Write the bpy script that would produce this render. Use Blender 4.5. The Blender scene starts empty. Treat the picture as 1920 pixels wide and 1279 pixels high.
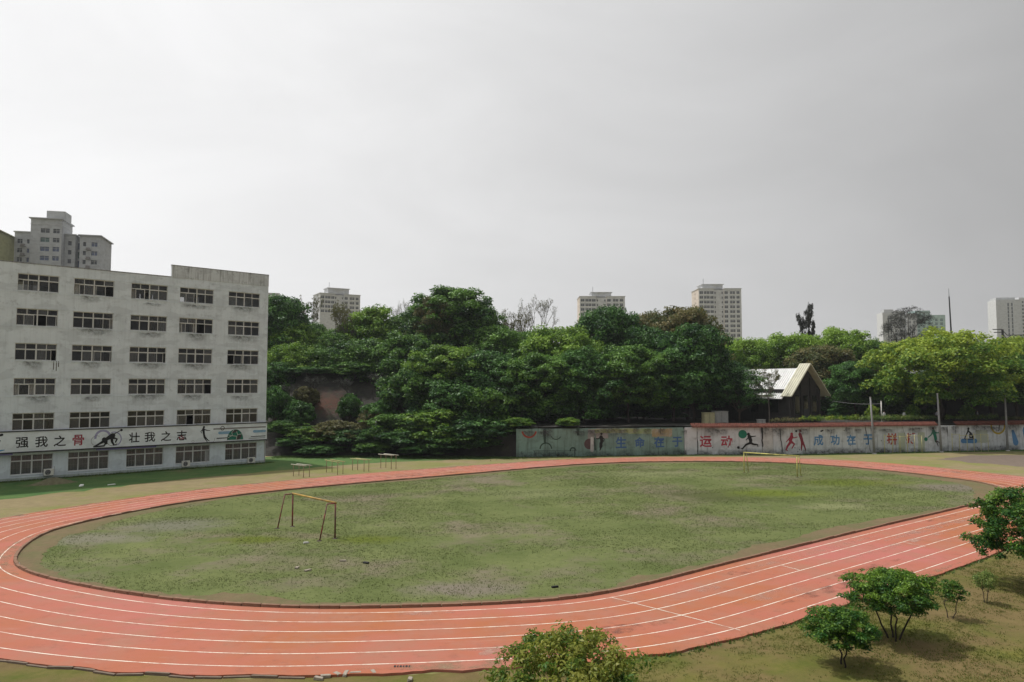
import bpy, bmesh, math, random
import numpy as np
from mathutils import Vector, Matrix
R = math.radians
rnd = random.Random(7)
S = bpy.context.scene
COL = S.collection

# ------------------------------------------------------------------ camera
F, CX, CY, YH, H = 1386.0, 960.0, 639.5, 722.0, 10.0       # focal length and horizon in photo pixels, eye height in metres
PITCH = math.atan2(YH - CY, F)
cam = bpy.data.cameras.new('camera'); cam.sensor_width = 36; cam.lens = F / 1920 * 36
cam.clip_start = 0.1; cam.clip_end = 9000
camo = bpy.data.objects.new('camera', cam); COL.objects.link(camo)
camo.location = (0, 0, H); camo.rotation_euler = (R(90) + PITCH, 0, 0)
S.camera = camo

# ------------------------------------------------------------------ sky and sun
SUN = Vector((-0.40, 0.21, 0.89)).normalized()
w = bpy.data.worlds.new('World'); S.world = w; w.use_nodes = True
nt = w.node_tree; nt.nodes.clear()
def wn(t, **k):
    n = nt.nodes.new(t)
    for a, b in k.items(): setattr(n, a, b)
    return n
def wl(a, b): nt.links.new(a, b)
def wmath(op, a, b=None, c=None):
    n = wn('ShaderNodeMath', operation=op)
    for i, v in enumerate((a, b, c)):
        if v is None: continue
        if isinstance(v, (int, float)): n.inputs[i].default_value = v
        else: wl(v, n.inputs[i])
    return n.outputs[0]
out = wn('ShaderNodeOutputWorld'); bg = wn('ShaderNodeBackground')
sky = wn('ShaderNodeTexSky', sky_type='NISHITA', sun_disc=False)
sky.sun_elevation = math.asin(SUN.z); sky.sun_rotation = math.atan2(SUN.x, SUN.y)
sky.dust_density = 6; sky.air_density = 1.2; sky.ozone_density = 1
hs = wn('ShaderNodeHueSaturation'); hs.inputs['Saturation'].default_value = 0.06; wl(sky.outputs[0], hs.inputs['Color'])
tc = wn('ShaderNodeTexCoord')
dt = wn('ShaderNodeVectorMath', operation='DOT_PRODUCT'); wl(tc.outputs['Generated'], dt.inputs[0]); dt.inputs[1].default_value = SUN
sp = wn('ShaderNodeSeparateXYZ'); wl(tc.outputs['Generated'], sp.inputs[0])
up = wmath('MAXIMUM', sp.outputs[2], 0.0)
# hazy overcast veil: brighter round the sun and towards the horizon
veil = wmath('ADD', wmath('MULTIPLY', dt.outputs['Value'], 1.06), -0.03)
veil = wmath('ADD', veil, wmath('MULTIPLY', wmath('POWER', wmath('SUBTRACT', 1.0, up), 3.0), 0.55))
mpw = wn('ShaderNodeMapping'); mpw.inputs['Rotation'].default_value = (0, R(35), 0); mpw.inputs['Scale'].default_value = (1.0, 1.0, 2.4); wl(tc.outputs['Generated'], mpw.inputs['Vector'])
ns = wn('ShaderNodeTexNoise'); ns.inputs['Scale'].default_value = 2.3; ns.inputs['Detail'].default_value = 7; ns.inputs['Roughness'].default_value = 0.55; ns.inputs['Distortion'].default_value = 0.6; wl(mpw.outputs[0], ns.inputs['Vector'])
veil = wmath('MULTIPLY', wmath('MAXIMUM', veil, 0.24), wmath('ADD', wmath('MULTIPLY', ns.outputs['Fac'], 0.34), 0.84))
cb = wn('ShaderNodeCombineColor'); wl(veil, cb.inputs[0]); wl(veil, cb.inputs[1]); wl(wmath('MULTIPLY', veil, 1.005), cb.inputs[2])
sc_ = wn('ShaderNodeVectorMath', operation='SCALE'); wl(cb.outputs[0], sc_.inputs[0]); sc_.inputs['Scale'].default_value = 9.6
mx = wn('ShaderNodeMix', data_type='RGBA'); mx.inputs[0].default_value = 0.88
wl(hs.outputs[0], mx.inputs['A']); wl(sc_.outputs[0], mx.inputs['B'])
wl(mx.outputs['Result'], bg.inputs['Color']); bg.inputs['Strength'].default_value = 0.12
wl(bg.outputs[0], out.inputs[0])
sl = bpy.data.lights.new('sun', 'SUN'); sl.energy = 3.1; sl.angle = R(1.6); sl.color = (1, 0.97, 0.92)
so = bpy.data.objects.new('sun', sl); COL.objects.link(so); so.rotation_euler = SUN.to_track_quat('Z', 'Y').to_euler()
S.view_settings.view_transform = 'Standard'; S.view_settings.look = 'None'; S.view_settings.gamma = 1; S.view_settings.exposure = 0
S.cycles.max_bounces = 6; S.cycles.diffuse_bounces = 3; S.cycles.transparent_max_bounces = 8

# ------------------------------------------------------------------ helpers
def px(x, y, D):
    u = (x - CX) / F; v = (CY - y) / F
    d = Vector((u, math.cos(PITCH) - v * math.sin(PITCH), math.sin(PITCH) + v * math.cos(PITCH)))
    return Vector((0, 0, H)) + d * (D / d.y)
def gp(x, y, z=0.0):
    u = (x - CX) / F; v = (CY - y) / F
    d = Vector((u, math.cos(PITCH) - v * math.sin(PITCH), math.sin(PITCH) + v * math.cos(PITCH)))
    return Vector((0, 0, H)) + d * ((z - H) / d.z)
def tag(o, label=None, cat=None, group=None, kind=None):
    if label: o['label'] = label
    if cat: o['category'] = cat
    if group: o['group'] = group
    if kind: o['kind'] = kind
    return o
def link(name, data, parent=None):
    o = bpy.data.objects.new(name, data); COL.objects.link(o)
    if parent: o.parent = parent
    return o
def empty(name, loc=(0, 0, 0), rz=0.0, sc=None):
    o = link(name, None); o.location = loc; o.rotation_euler = (0, 0, rz); o.empty_display_size = 0.2
    if sc: o.scale = sc
    return o
class MB:
    def __init__(s): s.v = []; s.f = []
    def add(s, vs, fs):
        b = len(s.v); s.v += [tuple(p) for p in vs]; s.f += [tuple(i + b for i in f) for f in fs]; return s
    def box(s, x0, x1, y0, y1, z0, z1):
        return s.add([(x0,y0,z0),(x1,y0,z0),(x1,y1,z0),(x0,y1,z0),(x0,y0,z1),(x1,y0,z1),(x1,y1,z1),(x0,y1,z1)],
                     [(0,3,2,1),(4,5,6,7),(0,1,5,4),(1,2,6,5),(2,3,7,6),(3,0,4,7)])
    def quad(s, a, b, c, d): return s.add([a, b, c, d], [(0, 1, 2, 3)])
    def tube(s, pts, rad, n=8, cap=True):
        pts = [Vector(p) for p in pts]
        if not isinstance(rad, (list, tuple)): rad = [rad] * len(pts)
        vs = []; fs = []
        ref = None
        for i, p in enumerate(pts):
            t = (pts[min(i + 1, len(pts) - 1)] - pts[max(i - 1, 0)]).normalized()
            if ref is None: ref = Vector((1, 0, 0)) if abs(t.x) < .8 else Vector((0, 1, 0))
            a = t.cross(ref).normalized(); b = t.cross(a); ref = a.cross(t)
            for k in range(n):
                q = 2 * math.pi * k / n; vs.append(p + (a * math.cos(q) + b * math.sin(q)) * rad[i])
        for i in range(len(pts) - 1):
            for k in range(n):
                fs.append((i*n+k, i*n+(k+1)%n, (i+1)*n+(k+1)%n, (i+1)*n+k))
        if cap: fs.append(tuple(range(n))[::-1]); fs.append(tuple((len(pts)-1)*n+k for k in range(n)))
        return s.add(vs, fs)
    def mesh(s, name, m=None, smooth=False):
        me = bpy.data.meshes.new(name); me.from_pydata(s.v, [], s.f); me.update()
        if m: me.materials.append(m)
        if smooth: me.polygons.foreach_set('use_smooth', [True] * len(me.polygons))
        return me
    def build(s, name, m=None, parent=None, smooth=False): return link(name, s.mesh(name, m, smooth), parent)
def bevel(me, wd, seg=2):
    bm = bmesh.new(); bm.from_mesh(me)
    bmesh.ops.bevel(bm, geom=bm.edges[:], offset=wd, segments=seg, affect='EDGES', profile=0.5)
    bm.to_mesh(me); bm.free(); return me
def np_mesh(name, V, faces, m=None, attr=None):
    """V (n,3), faces (k,m) index array, attr = per-face float 'tint'"""
    me = bpy.data.meshes.new(name); k, c = faces.shape
    me.vertices.add(len(V)); me.vertices.foreach_set('co', V.astype(np.float32).ravel())
    me.loops.add(k * c); me.loops.foreach_set('vertex_index', faces.astype(np.int32).ravel())
    me.polygons.add(k); me.polygons.foreach_set('loop_start', np.arange(k, dtype=np.int32) * c)
    me.update(calc_edges=True)
    if attr is not None:
        a = me.attributes.new('tint', 'FLOAT', 'FACE'); a.data.foreach_set('value', attr.astype(np.float32))
    if m: me.materials.append(m)
    return me

# ------------------------------------------------------------------ materials
def nodes(name):
    m = bpy.data.materials.new(name); m.use_nodes = True; n = m.node_tree
    return m, n, n.nodes['Principled BSDF']
class NB:
    def __init__(s, n): s.n = n
    def new(s, t, **k):
        x = s.n.nodes.new(t)
        for a, b in k.items(): setattr(x, a, b)
        return x
    def l(s, a, b): s.n.links.new(a, b)
    def coord(s, kind='Object', scale=(1, 1, 1)):
        t = s.new('ShaderNodeTexCoord'); mp = s.new('ShaderNodeMapping'); mp.inputs['Scale'].default_value = scale
        s.l(t.outputs[kind], mp.inputs['Vector']); return mp.outputs[0]
    def noise(s, scale, detail=6, rough=.6, vec=None, lo=None, hi=None):
        t = s.new('ShaderNodeTexNoise'); t.inputs['Scale'].default_value = scale; t.inputs['Detail'].default_value = detail; t.inputs['Roughness'].default_value = rough
        if vec is not None: s.l(vec, t.inputs['Vector'])
        if lo is None: return t.outputs['Fac']
        r = s.new('ShaderNodeMapRange'); r.inputs['From Min'].default_value = lo; r.inputs['From Max'].default_value = hi; s.l(t.outputs['Fac'], r.inputs['Value']); return r.outputs[0]
    def mix(s, f, a, b, blend='MIX'):
        x = s.new('ShaderNodeMix', data_type='RGBA', blend_type=blend)
        for key, v in ((0, f), ('A', a), ('B', b)):
            if isinstance(v, (int, float)): x.inputs[key].default_value = v
            elif isinstance(v, tuple): x.inputs[key].default_value = (*v, 1)
            else: s.l(v, x.inputs[key])
        return x.outputs['Result']
    def math(s, op, a, b=None):
        x = s.new('ShaderNodeMath', operation=op)
        for i, v in enumerate((a, b)):
            if v is None: continue
            if isinstance(v, (int, float)): x.inputs[i].default_value = v
            else: s.l(v, x.inputs[i])
        return x.outputs[0]
    def bump(s, p, h, st=.3, dist=.02):
        b = s.new('ShaderNodeBump'); b.inputs['Strength'].default_value = st; b.inputs['Distance'].default_value = dist
        s.l(h, b.inputs['Height']); s.l(b.outputs[0], p.inputs['Normal'])
def mat(name, col, rough=.8, var=.25, scale=3.0, spec=.3, metal=0.0, bump=.15):
    m, n, p = nodes(name); b = NB(n); v = b.coord()
    a = tuple(c * (1 - var) for c in col); c2 = tuple(min(1, c * (1 + var)) for c in col)
    f = b.noise(scale, 7, .65, v, .25, .75)
    b.l(b.mix(f, a, c2), p.inputs['Base Color'])
    p.inputs['Roughness'].default_value = rough; p.inputs['Specular IOR Level'].default_value = spec; p.inputs['Metallic'].default_value = metal
    if bump: b.bump(p, b.noise(scale * 8, 4, .6, v), bump, .01)
    return m
def leafmat(name, c0, c1, trans=.3):
    m, n, p = nodes(name); b = NB(n)
    at = b.new('ShaderNodeAttribute', attribute_name='tint'); oi = b.new('ShaderNodeObjectInfo')
    f = b.math('ADD', at.outputs['Fac'], b.math('MULTIPLY', b.math('SUBTRACT', oi.outputs['Random'], .5), .25))
    col = b.mix(f, c0, c1)
    x = b.n.nodes[-1]
    b.l(col, p.inputs['Base Color']); p.inputs['Roughness'].default_value = .48; p.inputs['Specular IOR Level'].default_value = .24
    t = b.new('ShaderNodeBsdfTranslucent'); b.l(col, t.inputs['Color'])
    ms = b.new('ShaderNodeMixShader'); ms.inputs[0].default_value = trans
    b.l(p.outputs[0], ms.inputs[1]); b.l(t.outputs[0], ms.inputs[2]); b.l(ms.outputs[0], n.nodes['Material Output'].inputs[0])
    return m
M = {}
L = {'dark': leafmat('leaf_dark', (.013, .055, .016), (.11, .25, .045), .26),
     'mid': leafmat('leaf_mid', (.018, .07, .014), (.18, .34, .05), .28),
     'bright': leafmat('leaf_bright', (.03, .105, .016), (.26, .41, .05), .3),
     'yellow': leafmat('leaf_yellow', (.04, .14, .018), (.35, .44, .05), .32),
     'brown': leafmat('leaf_brown', (.06, .10, .03), (.26, .21, .085), .38),
     'olive': leafmat('leaf_olive', (.08, .09, .03), (.20, .18, .07), .35),
     'pine': leafmat('leaf_pine', (.03, .035, .028), (.10, .10, .085), .15),
     'near': leafmat('leaf_near', (.022, .09, .012), (.19, .32, .035), .34),
     'neary': leafmat('leaf_near_yellow', (.045, .14, .016), (.28, .29, .05), .4),
     'sapling': leafmat('leaf_sapling', (.08, .17, .035), (.27, .33, .09), .4),
     'grass': leafmat('grass_blade', (.07, .09, .024), (.145, .17, .058), .35),
     'lawn': leafmat('lawn_blade', (.075, .10, .018), (.19, .20, .045), .35),
     'weed': leafmat('weed_blade', (.05, .11, .025), (.15, .21, .05), .35)}
M['bark'] = mat('bark', (.075, .06, .05), .9, .4, 4, .1, 0, .6)
M['bark_dark'] = mat('bark_dark', (.035, .03, .026), .9, .4, 5, .1, 0, .6)
M['bark_grey'] = mat('bark_grey', (.15, .13, .115), .9, .35, 4, .1, 0, .5)
M['frame'] = mat('window_frame_paint', (.62, .63, .62), .5, .12, 2, .4)
M['interior'] = mat('interior_plaster', (.06, .06, .06), .9, .2, 1, .1)
M['curtain'] = mat('curtain_cloth', (.42, .42, .41), .9, .25, 6, .1)
M['conc'] = mat('concrete', (.42, .41, .39), .85, .25, 2.5)
M['pole'] = mat('pole_concrete', (.24, .24, .24), .8, .2, 3)
M['steel'] = mat('dark_steel', (.04, .04, .042), .55, .3, 5, .5)
M['white'] = mat('white_paint', (.70, .69, .63), .7, .16, 1.6, .3)
M['line'] = None
M['black'] = mat('black_paint', (.012, .012, .013), .7, .3, 3, .3)
M['red'] = mat('red_paint', (.33, .03, .055), .7, .3, 3, .3)
M['redfade'] = mat('faded_red_paint', (.36, .075, .085), .8, .35, 5, .2)
M['redbrown'] = mat('flaking_red_paint', (.34, .10, .07), .8, .4, 6, .2)
M['blue'] = mat('faded_blue_paint', (.14, .25, .40), .8, .35, 5, .2)
M['bluegreen'] = mat('dull_blue_paint', (.085, .14, .25), .8, .3, 5, .2)
M['green'] = mat('green_paint', (.02, .17, .11), .7, .3, 4, .2)
M['yellow'] = mat('ring_yellow_paint', (.38, .29, .05), .8, .3, 4, .2)
M['violet'] = mat('violet_paint', (.19, .17, .36), .7, .2, 3, .2)
M['paleviolet'] = mat('pale_violet_paint', (.36, .35, .52), .7, .2, 3, .2)
M['greypaint'] = mat('grey_paint', (.25, .235, .23), .8, .25, 4, .2)
M['skyblue'] = mat('sky_blue_paint', (.25, .42, .58), .7, .25, 3, .2)
M['skin'] = mat('skin', (.35, .2, .14), .6, .1, 10)
M['tan'] = mat('tan_paint', (.46, .42, .25), .7, .2, 3)
M['brick'] = mat('loose_brick', (.30, .26, .21), .9, .35, 9)
M['litter'] = mat('litter_paper', (.75, .75, .72), .8, .1, 9)

def fade(name, col, lo=.45, sc=1.6, wall=(.40, .41, .41)):
    """weathered wall paint, worn through to the grey render in places"""
    m, n, p = nodes(name); b = NB(n); v = b.coord()
    c = b.mix(b.noise(sc, 9, .75, v, lo + .05, lo + .25), col, tuple(.35*x + .65*y for x, y in zip(col, wall)))
    c = b.mix(b.math('MULTIPLY', b.noise(sc*2.3, 6, .7, v, .45, .75), .35), c, tuple(x*.6 for x in col))
    b.l(c, p.inputs['Base Color']); p.inputs['Roughness'].default_value = .9; p.inputs['Specular IOR Level'].default_value = .1; return m
M['redfade'] = fade('faded_red_paint', (.36, .055, .08), .52); M['redbrown'] = fade('flaking_red_paint', (.36, .065, .045), .50); M['blue'] = fade('faded_blue_paint', (.10, .23, .43), .52); M['bluegreen'] = fade('dull_blue_paint', (.07, .14, .30), .55, 1.6, (.17, .24, .22))
M['red_player'] = fade('worn_red_paint', (.30, .035, .06), .5); M['green_player'] = fade('worn_green_paint', (.025, .16, .11), .5)
def stainmat(name, col, amount):
    m, n, p = nodes(name); b = NB(n); v = b.coord('Object', (1.0, 1.0, 1.0)); ve = b.coord('Generated'); sx = b.new('ShaderNodeSeparateXYZ'); b.l(ve, sx.inputs[0])
    ed = b.math('MULTIPLY', b.math('MULTIPLY', sx.outputs[0], b.math('SUBTRACT', 1.0, sx.outputs[0])), b.math('MULTIPLY', sx.outputs[1], 5.5))
    f = b.math('MULTIPLY', b.math('MINIMUM', ed, 1.0), b.math('MULTIPLY', b.noise(2.0, 9, .75, v, .36, .66), amount))
    p.inputs['Base Color'].default_value = (*col, 1); p.inputs['Roughness'].default_value = .95
    tr = b.new('ShaderNodeBsdfTransparent'); ms = b.new('ShaderNodeMixShader'); b.l(f, ms.inputs[0]); b.l(tr.outputs[0], ms.inputs[1]); b.l(p.outputs[0], ms.inputs[2]); b.l(ms.outputs[0], n.nodes['Material Output'].inputs[0]); return m
M['stain'] = stainmat('rain_stain', (.17, .18, .185), .85)
def glassmat(name, tint, trans):
    m, n, p = nodes(name); b = NB(n)
    fr = b.new('ShaderNodeFresnel'); fr.inputs['IOR'].default_value = 1.5
    gl = b.new('ShaderNodeBsdfGlossy'); gl.inputs['Roughness'].default_value = .08
    tr = b.new('ShaderNodeBsdfTransparent'); tr.inputs['Color'].default_value = (trans, trans, trans, 1)
    df = b.new('ShaderNodeBsdfDiffuse'); v = b.coord('Object', (1, 1, 1)); b.l(b.mix(b.noise(3, 4, .6, v), tuple(c*.7 for c in tint), tint), df.inputs['Color'])
    m1 = b.new('ShaderNodeMixShader'); m1.inputs[0].default_value = .35; b.l(tr.outputs[0], m1.inputs[1]); b.l(df.outputs[0], m1.inputs[2])
    m2 = b.new('ShaderNodeMixShader'); b.l(fr.outputs[0], m2.inputs[0]); b.l(m1.outputs[0], m2.inputs[1]); b.l(gl.outputs[0], m2.inputs[2])
    b.l(m2.outputs[0], n.nodes['Material Output'].inputs[0]); return m
M['glass'] = glassmat('dusty_window_glass', (.045, .048, .052), .6)
M['glass2'] = glassmat('dusty_grey_glass', (.24, .25, .26), .5)
M['glass_far'] = mat('far_window_glass', (.10, .11, .12), .25, .3, .3, .5, 0, 0)
M['glass_teal'] = mat('teal_window_glass', (.10, .17, .16), .25, .2, .3, .5, 0, 0)
M['glass_blue'] = mat('blue_window_glass', (.12, .15, .24), .25, .2, .3, .5, 0, 0)

def plaster(name, base, dirt, streak=.5, green=0.0):
    """weathered render: repaired patches, dirt blotches and rain streaks"""
    m, n, p = nodes(name); b = NB(n); v = b.coord(); vs = b.coord('Object', (1.4, 1.4, .10)); vb = b.coord('Object', (.35, .35, .8))
    c = b.mix(b.noise(.6, 6, .6, v, .35, .7), base, tuple(x * .86 for x in base))
    c = b.mix(b.math('MULTIPLY', b.noise(1.2, 3, .5, vb, .52, .57), .55), c, tuple(x * .74 for x in base))     # patched areas
    c = b.mix(b.math('MULTIPLY', b.noise(2.2, 8, .7, vs, .50, .72), streak), c, dirt)
    c = b.mix(b.math('MULTIPLY', b.noise(1.1, 9, .75, v, .54, .68), .55), c, dirt)
    b.l(c, p.inputs['Base Color']); p.inputs['Roughness'].default_value = .88; p.inputs['Specular IOR Level'].default_value = .2
    b.bump(p, b.noise(14, 5, .6, v), .12, .01); return m
M['facade'] = plaster('school_render', (.755, .825, .885), (.33, .36, .39), .30)
M['parapet'] = plaster('parapet_render', (.68, .72, .75), (.06, .06, .06), .8)
M['capdark'] = plaster('cap_render', (.30, .31, .32), (.05, .05, .05), 1.0)
M['fascia'] = plaster('fascia_paint', (.84, .89, .92), (.62, .65, .67), .12)
M['murals'] = plaster('mural_wall_render', (.60, .63, .66), (.15, .155, .16), .65)
M['muralg'] = plaster('mural_wall_green', (.22, .33, .29), (.06, .08, .07), .75)
M['muralw'] = plaster('mural_wall_pale', (.55, .55, .54), (.2, .2, .19), .4)
M['tower'] = plaster('tower_render', (.52, .535, .545), (.34, .34, .34), .3)
M['towerw'] = plaster('tower_white', (.62, .63, .635), (.4, .4, .4), .3)
M['towercream'] = plaster('tower_cream', (.66, .58, .50), (.4, .38, .36), .3)
M['toweryel'] = plaster('tower_yellow', (.42, .42, .22), (.3, .3, .16), .3)
M['towerteal'] = plaster('tower_teal', (.40, .53, .50), (.3, .38, .36), .3)
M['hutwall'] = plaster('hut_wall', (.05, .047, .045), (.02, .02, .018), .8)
def ribmetal(name, col, rough):
    m, n, p = nodes(name); b = NB(n); v = b.coord()
    b.l(b.mix(b.noise(.8, 6, .6, v, .3, .75), col, tuple(c * .72 for c in col)), p.inputs['Base Color']); p.inputs['Roughness'].default_value = rough
    return m
M['roofwhite'] = ribmetal('white_sheet_roof', (.80, .80, .79), .45)
M['roofcream'] = ribmetal('cream_sheet_roof', (.60, .58, .44), .55)
M['tile'] = mat('clay_tile', (.135, .048, .034), .9, .6, 2.5, .25, 0, .4)

# ------------------------------------------------------------------ terrain
def sstep(x):
    x = min(1, max(0, x)); return x * x * (3 - 2 * x)
YBX = [-260, -90, -60, -45, -34, -24, -10, 1.6, 26.3, 38.2, 53.5, 78.4, 120, 300]
YBY = [190, 138, 122, 112, 104, 104.5, 104, 102.9, 106.8, 106.8, 109.7, 114.6, 123, 158]
def yb(x): return float(np.interp(x, YBX, YBY))
def hill(x, y):
    d = y - yb(x)
    if d < 0: return 0.0
    left = 12.5 * sstep((d + 2) / 24) + 3.5 * sstep((d - 22) / 40) + .6 * math.sin(x * .33) * sstep(d / 10)
    right = 4.15 + 8 * sstep((d - 30) / 60)
    f = sstep((x + 7) / 8)
    return left * (1 - f) + right * f
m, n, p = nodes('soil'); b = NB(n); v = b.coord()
c = b.mix(b.noise(.25, 7, .65, v, .35, .65), (.016, .015, .013), (.036, .03, .024))  # dark earth, albedo lowered further to stand in for shade of overhanging trees
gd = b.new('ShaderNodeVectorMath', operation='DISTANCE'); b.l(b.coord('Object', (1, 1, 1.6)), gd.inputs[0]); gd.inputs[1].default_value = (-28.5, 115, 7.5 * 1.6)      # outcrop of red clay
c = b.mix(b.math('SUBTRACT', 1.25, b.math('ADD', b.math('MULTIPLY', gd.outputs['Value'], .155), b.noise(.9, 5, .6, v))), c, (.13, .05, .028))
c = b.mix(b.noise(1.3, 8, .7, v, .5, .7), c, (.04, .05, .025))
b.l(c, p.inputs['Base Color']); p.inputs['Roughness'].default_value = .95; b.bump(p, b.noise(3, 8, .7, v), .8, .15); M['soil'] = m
xs = np.concatenate([np.arange(-250, -60, 6), np.arange(-60, 100, 1.6), np.arange(100, 290, 6)])
ds = [0.15, 1, 2, 3.5, 5, 7, 9, 11, 14, 17, 20, 24, 28, 33, 38, 44, 50, 58, 70, 90, 120, 160, 170]
rr = random.Random(3); V = []; Fc = []
for j, d in enumerate(ds):
    for x in xs:
        z = hill(x, yb(x) + d)
        if d > 1 : z += rr.uniform(-.18, .18)
        if j == 0 and x < 1.2: z = -.4
        if j == len(ds) - 1: z = -2
        V.append((x, yb(x) + d, z))
nx = len(xs)
for j in range(len(ds) - 1):
    for i in range(nx - 1): Fc.append((j*nx+i, j*nx+i+1, (j+1)*nx+i+1, (j+1)*nx+i))
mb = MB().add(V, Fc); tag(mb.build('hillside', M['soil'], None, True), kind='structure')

# ------------------------------------------------------------------ ground, track, infield
def groundmat(name, dirt, grass, grass2, dark, sc, glo, ghi):
    m, n, p = nodes(name); b = NB(n); v = b.coord()
    vd = b.coord('Object', (1, 1, 1))
    c = b.mix(b.noise(sc * 6, 8, .7, vd, .3, .7), tuple(x * .82 for x in dirt), tuple(x * 1.15 for x in dirt))
    g = b.mix(b.noise(sc * 1.7, 6, .6, vd, .35, .68), grass, grass2)
    g = b.mix(b.math('MULTIPLY', b.noise(3.2, 6, .75, v, .45, .8), .55), g, dark)
    f = b.noise(sc, 9, .68, vd, glo, ghi)
    c = b.mix(f, c, g)
    c = b.mix(b.math('MULTIPLY', b.noise(9.0, 5, .8, v, .58, .75), .5), c, dark)
    b.l(c, p.inputs['Base Color']); p.inputs['Roughness'].default_value = .95; p.inputs['Specular IOR Level'].default_value = .1
    b.bump(p, b.noise(7, 9, .75, v), .6, .06); return m
M['ground'] = groundmat('bare_ground', (.235, .19, .105), (.175, .19, .06), (.225, .21, .08), (.09, .08, .045), .13, .44, .60)
M['infield'] = groundmat('infield_turf', (.165, .145, .095), (.095, .12, .038), (.145, .165, .062), (.055, .068, .02), .11, .36, .50)
M['lawn'] = groundmat('lawn_turf', (.155, .115, .05), (.085, .105, .02), (.145, .14, .032), (.06, .055, .02), .2, .43, .60)
M['asphalt'] = mat('old_asphalt', (.15, .115, .09), .9, .2, 1.2)
mb = MB(); 
gx = [-4000, -600, -120, -40, 0, 40, 120, 600, 4000]; gy = [-400, -60, 0, 40, 90, 150, 600, 6000]
for j in gy:
    for i in gx: mb.v.append((i, j, 0))
for j in range(len(gy) - 1):
    for i in range(len(gx) - 1): mb.f.append((j*9+i, j*9+i+1, (j+1)*9+i+1, (j+1)*9+i))
tag(mb.build('ground', M['ground']), kind='structure')

INN = [(-28.4,42.6),(-30.8,48.1),(-31.3,52.9),(-28.7,61.0),(-23.5,68.4),(-14.6,75.9),(-6.0,82.1),(2.6,88.9),(9.4,93.3),(16.4,95.6),(23.4,96.4),(30.3,96.0),(36.4,93.6),(40.9,89.4),(44.6,83.5),(46.9,78.4),(47.6,74.8),(46.6,70.6),(43.4,66.4),(35.8,60.0),(26.5,53.0),(19.2,47.3),(13.4,42.8),(9.8,39.9),(6.5,37.2),(3.6,35.3),(.9,34.35),(-2.6,33.8),(-6.2,33.5),(-9.5,33.5),(-13.5,34.1),(-17.9,35.5),(-22.4,37.7),(-25.6,39.7)]
WID = [8.2,8.1,7.6,6.5,6.6,7.3,7.5,6.9,6.8,6.5,6.3,6.7,8.0,8.8,8.8,8.8,8.8,8.8,8.5,8.2,8.1,8.1,8.0,7.8,7.6,7.5,7.4,7.4,7.45,7.6,7.7,7.9,8.1,8.2]
def catmull(P, per):
    n = len(P); o = []
    for i in range(n):
        p0, p1, p2, p3 = (np.array(P[(i + k) % n], float) for k in (-1, 0, 1, 2))
        for k in range(per):
            t = k / per
            o.append(.5 * (2*p1 + (p2-p0)*t + (2*p0-5*p1+4*p2-p3)*t*t + (3*p1-p0-3*p2+p3)*t**3))
    return np.array(o)
C3 = catmull([(a[0], a[1], b_) for a, b_ in zip(INN, WID)], 12)
for _ in range(30): C3 = .5 * C3 + .25 * (np.roll(C3, 1, 0) + np.roll(C3, -1, 0))
CI = C3[:, :2]; CW = C3[:, 2]; NC = len(CI)
tg = np.roll(CI, -1, 0) - np.roll(CI, 1, 0); tg /= np.linalg.norm(tg, axis=1)[:, None]
nrm = np.stack([-tg[:, 1], tg[:, 0]], 1)
cen = CI.mean(0)
if np.mean(np.sum(nrm * (CI - cen), 1)) < 0: nrm = -nrm
def off(f, extra=0.0): return CI + nrm * (CW * f + extra)[:, None]
TZ = .09
def strip(name, a, b_, z, m, parent=None, side=None):
    mb = MB(); n = len(a)
    mb.v = [(*p_, z) for p_ in a] + [(*p_, z) for p_ in b_]
    for i in range(n):
        j = (i + 1) % n; mb.f.append((i, j, n + j, n + i))
    if side is not None:
        mb.v += [(*p_, side) for p_ in b_]
        for i in range(n):
            j = (i + 1) % n; mb.f.append((n + i, n + j, 2*n + j, 2*n + i))
    return mb.build(name, m, parent)
m, n, p = nodes('track_rubber'); b = NB(n); v = b.coord()
c = b.mix(b.noise(.07, 5, .6, v, .38, .62), (.345, .118, .05), (.39, .13, .105))
c = b.mix(b.math('MULTIPLY', b.noise(.35, 8, .7, v, .46, .66), .75), c, (.315, .15, .10))
c = b.mix(b.math('MULTIPLY', b.noise(1.1, 10, .8, v, .54, .68), .6), c, (.225, .092, .062))
c = b.mix(b.math('MULTIPLY', b.noise(30, 3, .8, v, .5, .8), .25), c, (.25, .085, .06))
b.l(c, p.inputs['Base Color']); p.inputs['Roughness'].default_value = .85; p.inputs['Specular IOR Level'].default_value = .2
c = b.mix(b.math('MULTIPLY', b.noise(.9, 10, .8, b.coord('Object', (.35, 1.6, 1)), .56, .70), .4), c, (.40, .22, .17)); b.l(c, p.inputs['Base Color'])
b.bump(p, b.noise(40, 4, .7, v), .25, .01); M['track'] = m
m, n, p = nodes('line_paint'); b = NB(n); v = b.coord()
b.l(b.mix(b.math('MULTIPLY', b.noise(1.3, 9, .8, v, .45, .60), .85), (.78, .73, .62), (.47, .24, .18)), p.inputs['Base Color']); p.inputs['Roughness'].default_value = .8; M['line'] = m
rng0 = np.random.default_rng(11)
jag = np.convolve(np.tile(rng0.normal(0, .09, NC), 3), np.ones(3) / 3, 'same')[NC:2*NC]
outer_edge = CI + nrm * (CW + jag)[:, None]
track = tag(strip('running_track', off(0, .02), outer_edge, TZ, M['track'], None, -.05), kind='structure')
FR = [.085, .247, .409, .571, .733, .895]
for k, f in enumerate(FR): strip('lane_line', off(f, -.027), off(f, .027), TZ + .004, M['line'], track)
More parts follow.
